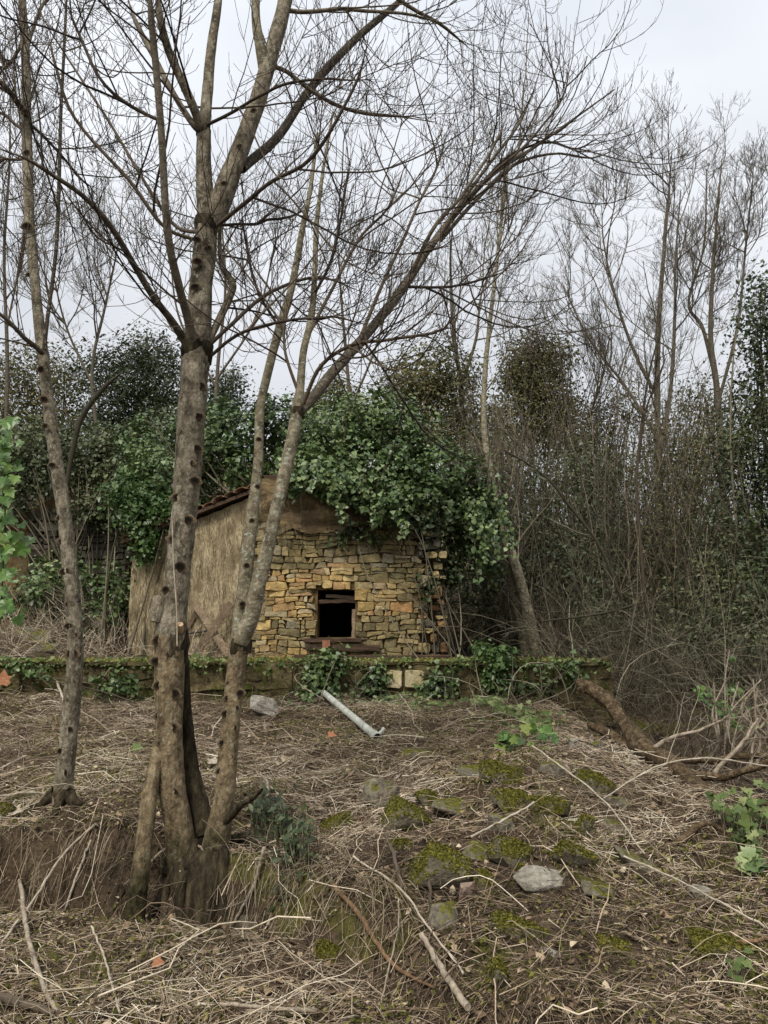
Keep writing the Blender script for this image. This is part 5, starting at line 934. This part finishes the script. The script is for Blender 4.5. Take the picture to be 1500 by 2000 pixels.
def stick(label, rows, m=None, K=22, name='stick', cat='stick', group='dead sticks on the slope', seed=0, side=0):
    C = []
    for (px, py, up, w) in rows: p = gpt(px, min(py, 1996), 0); s = psize(w, p[1])/2; C.append([*(p+np.array([0, 0, up+s])), s])
    S = spline(np.array(C), K); P, R = S[:, :3], np.maximum(S[:, 3], .0015); g = np.random.default_rng(300+seed); P = P+.002*g.normal(size=P.shape); a = Acc(); tubes(a, P, R*(1+.08*g.normal(size=K)), 7, cap=True)
    if side: b, r = grow(g, P[None], R[None], side, .2, .95, .06, .3, .7, 6, .1, .05, .05, .012, .4, .0016); tubes(a, b, r, 4)
    return solo(a, name, m or m_stick, label, cat, np.array(C[0][:3]), group)
for k, row in enumerate([
    ('long straight pale stick slanting down left from between the two left trunks', [(186, 1630, .05, 5), (120, 1710, .10, 5), (60, 1790, .06, 5), (2, 1858, .03, 5)], m_palestick),
    ('pale stick branching off the long straight one towards the ground', [(178, 1660, .05, 5), (150, 1730, .05, 5), (125, 1790, .02, 5)], m_palestick),
    ('grey upright stick leaning in the bottom left corner', [(36, 1760, .10, 8), (50, 1850, .06, 9), (78, 1930, .03, 9), (112, 1995, .02, 9)], m_stick),
    ('thin kinked pale stick right of the grey corner stick', [(178, 1838, .06, 4), (205, 1910, .06, 4), (232, 1996, .03, 4)], m_palestick),
    ('dark thick branch lying along the bottom left edge', [(-10, 1966, .02, 16), (40, 1985, .03, 16), (105, 1996, .02, 12)], m_twig),
    ('reddish brown root running down the bank face at bottom centre', [(650, 1752, .04, 9), (700, 1808, .04, 10), (735, 1870, .05, 9), (775, 1920, .05, 8), (850, 1950, .03, 4)], m_root),
    ('flat grey weathered stake at the bottom centre', [(824, 1880, .10, 11), (850, 1920, .08, 12), (880, 1955, .05, 13), (914, 1997, .03, 14)], m_stick),
    ('long thin cane crossing the slope above the grey stake', [(690, 1700, .06, 4), (780, 1775, .08, 4), (835, 1850, .08, 4), (906, 1925, .04, 4)], m_palestick),
    ('curved bramble cane drooping left of the grey stake', [(778, 1795, .08, 3.5), (778, 1850, .08, 3.5), (760, 1920, .06, 3.5), (742, 1985, .02, 3)], m_stick),
    ('grey stick propped right of the lichen tree foot', [(517, 1690, .08, 7), (490, 1765, .05, 7), (450, 1822, .02, 5)], m_stick),
    ('moss-ended bent stick below the lichen tree', [(408, 1832, .03, 14), (438, 1838, .05, 10), (455, 1880, .04, 5), (482, 1935, .02, 4)], m_log),
    ('long arching pale cane across the right rubble', [(1180, 1590, .08, 3), (1280, 1572, .20, 3), (1380, 1570, .25, 3), (1506, 1566, .2, 3)], m_palestick),
    ('reddish stick pointing in from the lower right edge', [(1432, 1856, .02, 6), (1470, 1858, .03, 7), (1506, 1854, .03, 8)], m_root),
    ('long cane slanting to the lower right edge', [(1220, 1700, .06, 4), (1330, 1760, .08, 4), (1420, 1800, .06, 4), (1506, 1835, .03, 5)], m_palestick),
    ('pale stake leaning up left beside the top of the log', [(1110, 1368, .12, 6), (1150, 1395, .12, 7), (1205, 1430, .08, 7)], m_palestick),
    ('pale bent cane leaning on the terrace wall between the largest and lichen trees', [(380, 1312, .0, 4), (405, 1345, .05, 4), (432, 1372, .02, 4)], m_palestick),
    ('pale forked cane before the terrace wall right of the slender trunk', [(292, 1330, .05, 4), (265, 1352, .06, 4), (246, 1372, .02, 4)], m_palestick),
    ('curved pale cane before the terrace wall left of the slender trunk', [(112, 1312, .05, 4), (108, 1335, .06, 5), (124, 1375, .02, 4)], m_palestick),
    ('pale stick lying at the left edge above the bank', [(-6, 1512, .02, 4), (50, 1486, .03, 4)], m_palestick),
    ('light straight stick at the left edge near the slender tree foot', [(-6, 1572, .04, 4), (50, 1566, .05, 4), (104, 1560, .02, 4)], m_palestick),
    ('thick bare root curling on the earth at the right', [(1298, 1632, .0, 11), (1322, 1652, .0, 13), (1352, 1638, .02, 13), (1384, 1622, .02, 12), (1432, 1642, .0, 8)], m_log),
    ('pair of dry stalks leaning on the left prop of the largest tree', [(268, 1655, .08, 4), (262, 1730, .06, 4), (256, 1800, .02, 4)], m_palestick),
    ('long grey branch along the bottom edge left of centre', [(430, 1975, .02, 7), (520, 1990, .03, 7), (620, 1996, .03, 8)], m_stick),
    ('thin branch bowed over the dark hollow under the largest tree', [(285, 1722, .08, 4), (330, 1700, .12, 5), (370, 1690, .12, 5), (396, 1700, .1, 4)], m_stick),
    ('slender cane slanting down left in front of the lichen tree foot', [(402, 1620, .10, 4), (382, 1680, .10, 4), (350, 1726, .05, 4)], m_palestick),
    ('bowed twig looping right of the dark broken stub', [(508, 1545, .10, 4), (522, 1566, .10, 6), (516, 1590, .06, 6), (478, 1596, .03, 4)], m_stick),
    ('long cane slanting across the rubble from the jutting slab', [(1040, 1490, .10, 3), (1110, 1550, .12, 3), (1190, 1620, .12, 3), (1260, 1690, .05, 3)], m_palestick),
    ('pale cane low across the rubble left of the jutting slab', [(920, 1656, .05, 4), (985, 1635, .08, 4), (1045, 1600, .08, 4)], m_palestick),
    ('dark upright snag on the large mossy slab', [(832, 1728, .12, 7), (840, 1760, .05, 7), (842, 1785, .0, 5)], m_twig),
    ('dark root slanting between the dry stalks at mid slope', [(752, 1655, .06, 6), (772, 1710, .06, 8), (785, 1755, .03, 7)], m_twig)]):
    stick(*row, seed=k, side=2 if row[2] in (m_stick, m_palestick) and k not in (6, 20) else 0)

# ------------------------------------------------------------------ litter nobody could count
g = np.random.default_rng(31)
def scatter(n, y0=2.25, y1=9.05, pw=1.0):
    Y = y0+(y1-y0)*g.random(n)**pw; X = (g.random(n)*2-1)*(.56*Y+.35); ok = (X < 3.2)|(Y < 6.5)
    ok &= ~((X > 1.85+.25*np.clip(6-Y, 0, 3))&(Y > 4.9)&(g.random(n) < .88))
    for (rx_, ry_, rr_) in ROCKS: ok &= ~((np.hypot(X-rx_, (Y-ry_)) < rr_)&(g.random(n) < .72))
    return X[ok], Y[ok]
def laid(n, L0, L1, r0, r1, K, lift, rise, y0=2.25, y1=9.05, bow=.12, pw=1.0, dens=None):
    X, Y = scatter(n, y0, y1, pw)
    st_ = np.abs(H(X, Y+.06)-H(X, Y-.06)); ok = (st_ < .08)|(g.random(len(X)) < .75); X, Y = X[ok], Y[ok]
    if dens is not None: ok = g.random(len(X)) < dens(X, Y); X, Y = X[ok], Y[ok]
    n = len(X); th = g.random(n)*2*math.pi; L = L0+(L1-L0)*g.random(n)**2; s = np.linspace(-.5, .5, K)
    bw = g.normal(0, bow, n)*L; cx, sx = np.cos(th)[:, None], np.sin(th)[:, None]; u = s[None]*L[:, None]; v = bw[:, None]*(1-4*s**2)[None]+g.normal(0, .02, (n, K))*L[:, None]
    PX, PY = X[:, None]+cx*u-sx*v, Y[:, None]+sx*u+cx*v; Z = H(PX, PY)*.5+.5*H(X, Y)[:, None]; Z = np.maximum(Z, H(PX, PY)-.004)
    Z = Z+(np.abs(g.normal(0, lift, n)))[:, None]+(g.normal(0, rise, n)*L)[:, None]*s[None]+np.abs(g.normal(0, rise*.4, n)*L)[:, None]*(1-4*s**2)[None]
    P = np.stack([PX, PY, Z], -1); R = (r0+(r1-r0)*g.random(n)**3)[:, None]*np.linspace(1, .55, K)[None]; return P, R
a = Acc()
P, R = laid(68000, .02, .13, .0011, .0036, 2, .012, .25); tubes(a, P, R, 3, patch=True)
P, R = laid(19000, .06, .35, .0012, .0034, 3, .016, .16); tubes(a, P, R, 3, patch=True)
P, R = laid(2600, .15, .6, .0015, .0042, 5, .025, .22); tubes(a, P, R, 3, patch=True)
Xo = g.uniform(2.2, 5.5, 5000)*np.sign(g.normal(size=5000)); Yo = g.uniform(.8, 8.6, 5000); ko = np.abs(Xo) > .5*Yo; Xo, Yo = Xo[ko], Yo[ko]; to = g.random(len(Xo))*6.28; Lo = g.uniform(.05, .4, len(Xo))   # thinner litter beyond the frame
so_ = np.array([-.5, .5])[None]*Lo[:, None]; xo, yo = Xo[:, None]+np.cos(to)[:, None]*so_, Yo[:, None]+np.sin(to)[:, None]*so_; tubes(a, np.stack([xo, yo, H(xo, yo)+.012], -1), np.full(xo.shape, .003), 3, patch=True)
P, R = laid(170, .4, 1.0, .002, .005, 8, .04, .3, bow=.2); tubes(a, P, R, 4)
tag(a.build('twig_litter', m_litter), 'thick mat of dry twigs and broken canes covering the slope', 'litter', kind='stuff')
a = Acc(); X, Y = scatter(24000); n = len(X); C = np.stack([X, Y, H(X, Y)+.006+.02*g.random(n)], -1)
leaves(a, C, UP+g.normal(0, .55, (n, 3)), g.normal(size=(n, 3)), .010+.030*g.random(n)**3, 'ivy'); tag(a.build('leaf_litter', m_deadleaf), 'brown dead leaf fragments strewn between the twigs', 'litter', kind='stuff')
def stalks(X, Y, L0, L1, r, K, lean, hang=0.0, d0=None):
    n = len(X); B = np.stack([X, Y, H(X, Y)-.01], -1); D = nrm(np.stack([g.normal(0, lean, n), g.normal(-.1, lean, n), np.ones(n)], -1)); L = L0+(L1-L0)*g.random(n)
    if d0 is not None: D = nrm(D+np.array(d0))
    p = B; pts = [p]; c = g.normal(0, .12, (n, 3)); c[:, 2] -= hang
    for k in range(1, K): D = nrm(D+c); p = p+D*(L/(K-1))[:, None]; pts.append(p)
    return np.stack(pts, 1), (r*(.6+.8*g.random(n)))[:, None]*np.linspace(1, .4, K)[None]
a = Acc(); X, Y = scatter(3400, 2.6, 9.0); ok = fbm(X*1.1, Y*1.1, 5, o=2) > -.15; P, R = stalks(X[ok], Y[ok], .06, .32, .0018, 5, .8, .22); tubes(a, P, R, 3)
n = 260; X = g.uniform(-.75, .1, n); Y = edgeY(X)+g.uniform(.0, .35, n); P, R = stalks(X, Y, .2, .5, .0019, 8, .5, .35, (0, -.9, .2)); tubes(a, P, R, 3)
n = 150; X = g.uniform(-2.6, -1.0, n); Y = edgeY(X)+g.uniform(.0, .2, n); P, R = stalks(X, Y, .12, .4, .0019, 7, .5, .35, (0, -.9, .2)); tubes(a, P, R, 3)
tag(a.build('dry_grass', m_grass), 'straw-coloured dry grass and stalks hanging over the bank', 'grass', kind='stuff')
# living green among the litter
a = Acc(); X, Y = scatter(44000, 2.3, 9.0); mo = fbm(X*1.3+3, Y*1.3, 8, o=3)+.75*np.exp(-((X-1.4)**2/.9+(Y-3.0)**2/.6))+.3*np.exp(-((X-.8)**2/.8+(Y-4.8)**2/1.2))+.35*np.exp(-((Y-8.9)**2)/.1); ok = mo > .0; X, Y = X[ok], Y[ok]; n = len(X)
C = np.stack([X, Y, H(X, Y)+.012+.03*g.random(n)*np.clip((mo[ok]-.2)*2.5, .2, 1)], -1); leaves(a, C, UP*.6+g.normal(0, .6, (n, 3)), UP*.8+g.normal(0, .6, (n, 3)), .012+.022*g.random(n), 'simple'); tag(a.build('ground_moss', m_moss), 'yellow-green moss growing in patches on the slope', 'moss', kind='stuff')
def weeds(label, spots, n, size, seed, m, name='weed', cat='weed', group='green weeds on the slope', kind='lobed', hgt=.12):
    gg = np.random.default_rng(seed); C, N_, D, ST = [], [], [], []; c0 = gpt(spots[0][0], spots[0][1]); t = thing(name, label, cat, c0, group)
    for (px, py, rpx) in spots:
        c = gpt(px, py); r = psize(rpx, c[1]); mm = n//len(spots); xy = c[:2]+gg.normal(0, r*.5, (mm, 2))*np.array([1, 1.4]); z = H(xy[:, 0], xy[:, 1]); h = hgt*gg.random(mm)
        top = np.c_[xy+gg.normal(0, .02, (mm, 2)), z+h]; C.append(top); ST.append(np.stack([np.c_[xy, z-.01], (np.c_[xy, z]+top)/2+gg.normal(0, .008, (mm, 3)), top], 1))
    C = np.concatenate(C); k = len(C); a = Acc(); leaves(a, C, UP*.8-np.array([0, .5, 0])+gg.normal(0, .45, (k, 3)), gg.normal(size=(k, 3))-UP*.2, size*(.6+.7*gg.random(k)), kind); tag(a.build('leaves', m, t), kind='stuff')
    ST = np.concatenate(ST); a = Acc(); tubes(a, ST, np.full((k, 3), .0016), 3); tag(a.build('stems', m_brush, t), kind='stuff')
weeds('pale green weeds on the crest below the right part of the terrace wall', [(1000, 1400, 60), (960, 1385, 30), (1040, 1430, 40)], 260, .05, 1, m_weed)
weeds('ivy seedlings with dark leaves left of the small pale cobble', [(1050, 1455, 40), (990, 1468, 16)], 60, .07, 2, m_ivybright)
weeds('spiky dark green tuft right of the lichen tree foot', [(545, 1650, 40), (580, 1690, 40), (520, 1610, 30)], 420, .05, 3, m_ever, kind='simple', hgt=.2)
weeds('leafy green weeds beside the curled root at the right edge', [(1450, 1650, 40), (1480, 1620, 40), (1470, 1690, 20)], 160, .05, 4, m_weed, hgt=.2)
weeds('dark glossy leaves low at the right edge', [(1465, 1705, 22)], 16, .10, 5, m_ivy)
weeds('green ground ivy beneath the pipe top along the wall foot', [(700, 1372, 60), (590, 1375, 40), (760, 1378, 40)], 200, .045, 6, m_ivy)
weeds('tiny bright green seedling in the lower right', [(1448, 1920, 10)], 10, .035, 7, m_weed)
weeds('dry and green weeds at the foot of the terrace wall by the right stones', [(880, 1376, 60), (820, 1380, 40)], 120, .04, 8, m_weed)
# single leaves that stand out
def one_leaf(label, px, py, size, m, up=.03, nn=(0, -.5, .8), dd=(.3, 0, 0), name='leaf', Y=None):
    p = gpt(px, py, up) if Y is None else at(px, py, Y); a = Acc(); leaves(a, p[None], np.array([nn], float), np.array([dd], float), size, 'lobed', np.array([.6])); return solo(a, name, m, label, 'leaf', p, smooth=False)
one_leaf('curled orange leaf on the twigs at the bottom left', 310, 1898, .055, m_oleaf, .04)
one_leaf('orange brown leaf lying left of the pipe', 650, 1442, .085, m_oleaf, .03)
one_leaf('pale yellow-green fallen leaf left of the largest trunk', 270, 1473, .10, m_weed, .05)
one_leaf('faded pale leaf between the largest and lichen trunks', 417, 1500, .09, m_palestick, .06, dd=(0, .2, 1))
one_leaf('whitish leaf on the bank edge at the far left', 32, 1600, .08, m_palestick, .05)
one_leaf('orange leaf touching the left edge at terrace height', 6, 1322, .055, m_oleaf, Y=2.6, nn=(.2, -1, .2), dd=(0, 0, 1))
# trailing ivy close to the camera at the left edge
iv = thing('ivy_spray', 'bright green ivy spray hanging close by at the left edge', 'ivy', at(-10, 1240, 2.55))
g2 = np.random.default_rng(12)
P, R = pxpath([(-40, 780, 2.6, 4), (-5, 900, 2.55, 4), (10, 1000, 2.5, 4), (6, 1100, 2.5, 3.5), (0, 1210, 2.55, 3), (-20, 1330, 2.6, 3)], 24); a = Acc(); tubes(a, P, R, 5); a.build('stem', m_brush, iv)
for k in range(130):
    t = g2.random(); py = 815+t*400; px = -8+g2.normal(0, 17)+22*math.sin(math.pi*min(1, max(0, (py-830)/330)))*g2.random()
    a = Acc(); c = at(px, py, 2.42+.25*g2.random()); leaves(a, c[None], np.array([[g2.normal(.2, .45), -1, g2.normal(.6, .4)]]), np.array([[g2.normal(0, .6), 0, -1.]]), .030+.026*g2.random(), 'lobed', np.array([g2.random()]))
    a.build('leaf', m_ivybright, iv, smooth=False)
# leafy sprig and pale bare bush at the right edge
sp = thing('leafy_sapling', 'thin leafy sapling with bright leaves before the right thicket', 'sapling', gpt(1412, 1450))
P, R = pxpath([(1416, 1480, 6.6, 5), (1418, 1400, 6.6, 4), (1416, 1330, 6.6, 3), (1425, 1270, 6.6, 2)], 16); a = Acc(); tubes(a, P, R, 5); a.build('stem', m_stick, sp)
b, r = grow(g2, P[None], R[None], 26, .2, 1, .08, .3, 1.0, 6, .1, .05, .1, .01, .5, .0018); a = Acc(); tubes(a, b, r, 3); tag(a.build('twigs', m_stick, sp), kind='stuff')
C = b[:, 2:].reshape(-1, 3); C = np.concatenate([C, C+g2.normal(0, .02, C.shape)]); C = C[C[:, 2] < at(1400, 1335, 6.6)[2]]; C = np.concatenate([C, at(1432, 1288, 6.6)+g2.normal(0, .018, (6, 3))]); k = len(C)
a = Acc(); leaves(a, C, UP*.6+np.array([0, -.6, 0])+g2.normal(0, .5, (k, 3)), g2.normal(size=(k, 3)), .03+.025*g2.random(k), 'ivy'); tag(a.build('leaves', m_ivybright, sp), kind='stuff')
bb = thing('bare_bush', 'pale twiggy dead bush beside the leafy sapling at the right edge', 'bush', gpt(1460, 1500)); ST = []
for k in range(12):
    x = g2.uniform(1400, 1520); ST.append(pxpath([(x, 1500, 6.3+g2.random()*.5, 6), (x+g2.normal(0, 15), 1440, 6.4, 5), (x+g2.normal(0, 30), 1390, 6.4, 4), (x+g2.normal(0, 45), 1325+g2.random()*40, 6.4, 2.5)], 14))
a = Acc(); SPn = np.array([q[0] for q in ST]); SR = np.array([q[1] for q in ST]); tubes(a, SPn, SR, 5); b, r = grow(g2, SPn, SR, 12, .2, 1, .08, .35, .9, 6, .15, .05, .14, .01, .4, .0018); tubes(a, b, r, 3)
tag(a.build('branches', m_stick, bb), kind='stuff')
C = b[::3, 4]; k = len(C); a = Acc(); leaves(a, C, UP*.6+g2.normal(0, .5, (k, 3)), g2.normal(size=(k, 3)), .03+.02*g2.random(k), 'ivy'); tag(a.build('leaves', m_weed, bb), kind='stuff')

# ragged green fringe along the terrace edge
g = np.random.default_rng(91); a = Acc(); n = 2600; X = g.uniform(-4.8, 2.6, n); den = fbm(X*1.8, 4.4, o=3); ok = g.random(n) < .45+.7*den; X = X[ok]; n = len(X)
Y = TY+g.normal(-.01, .05, n); Z = 1.07+g.normal(0, .03, n)-np.abs(g.normal(0, .06, n))*(g.random(n) < .2); Y = np.where(Z < 1.05, TY-.05-.03*g.random(n), Y)
leaves(a, np.stack([X, Y, Z], -1), UP*.5-np.array([0, .7, 0])+g.normal(0, .5, (n, 3)), g.normal(0, .7, (n, 3))-UP*.5, .02+.035*g.random(n), 'ivy'); tag(a.build('ledge_weeds', m_weed), 'low pale green weeds fringing the top edge of the terrace wall', 'weeds', kind='stuff')
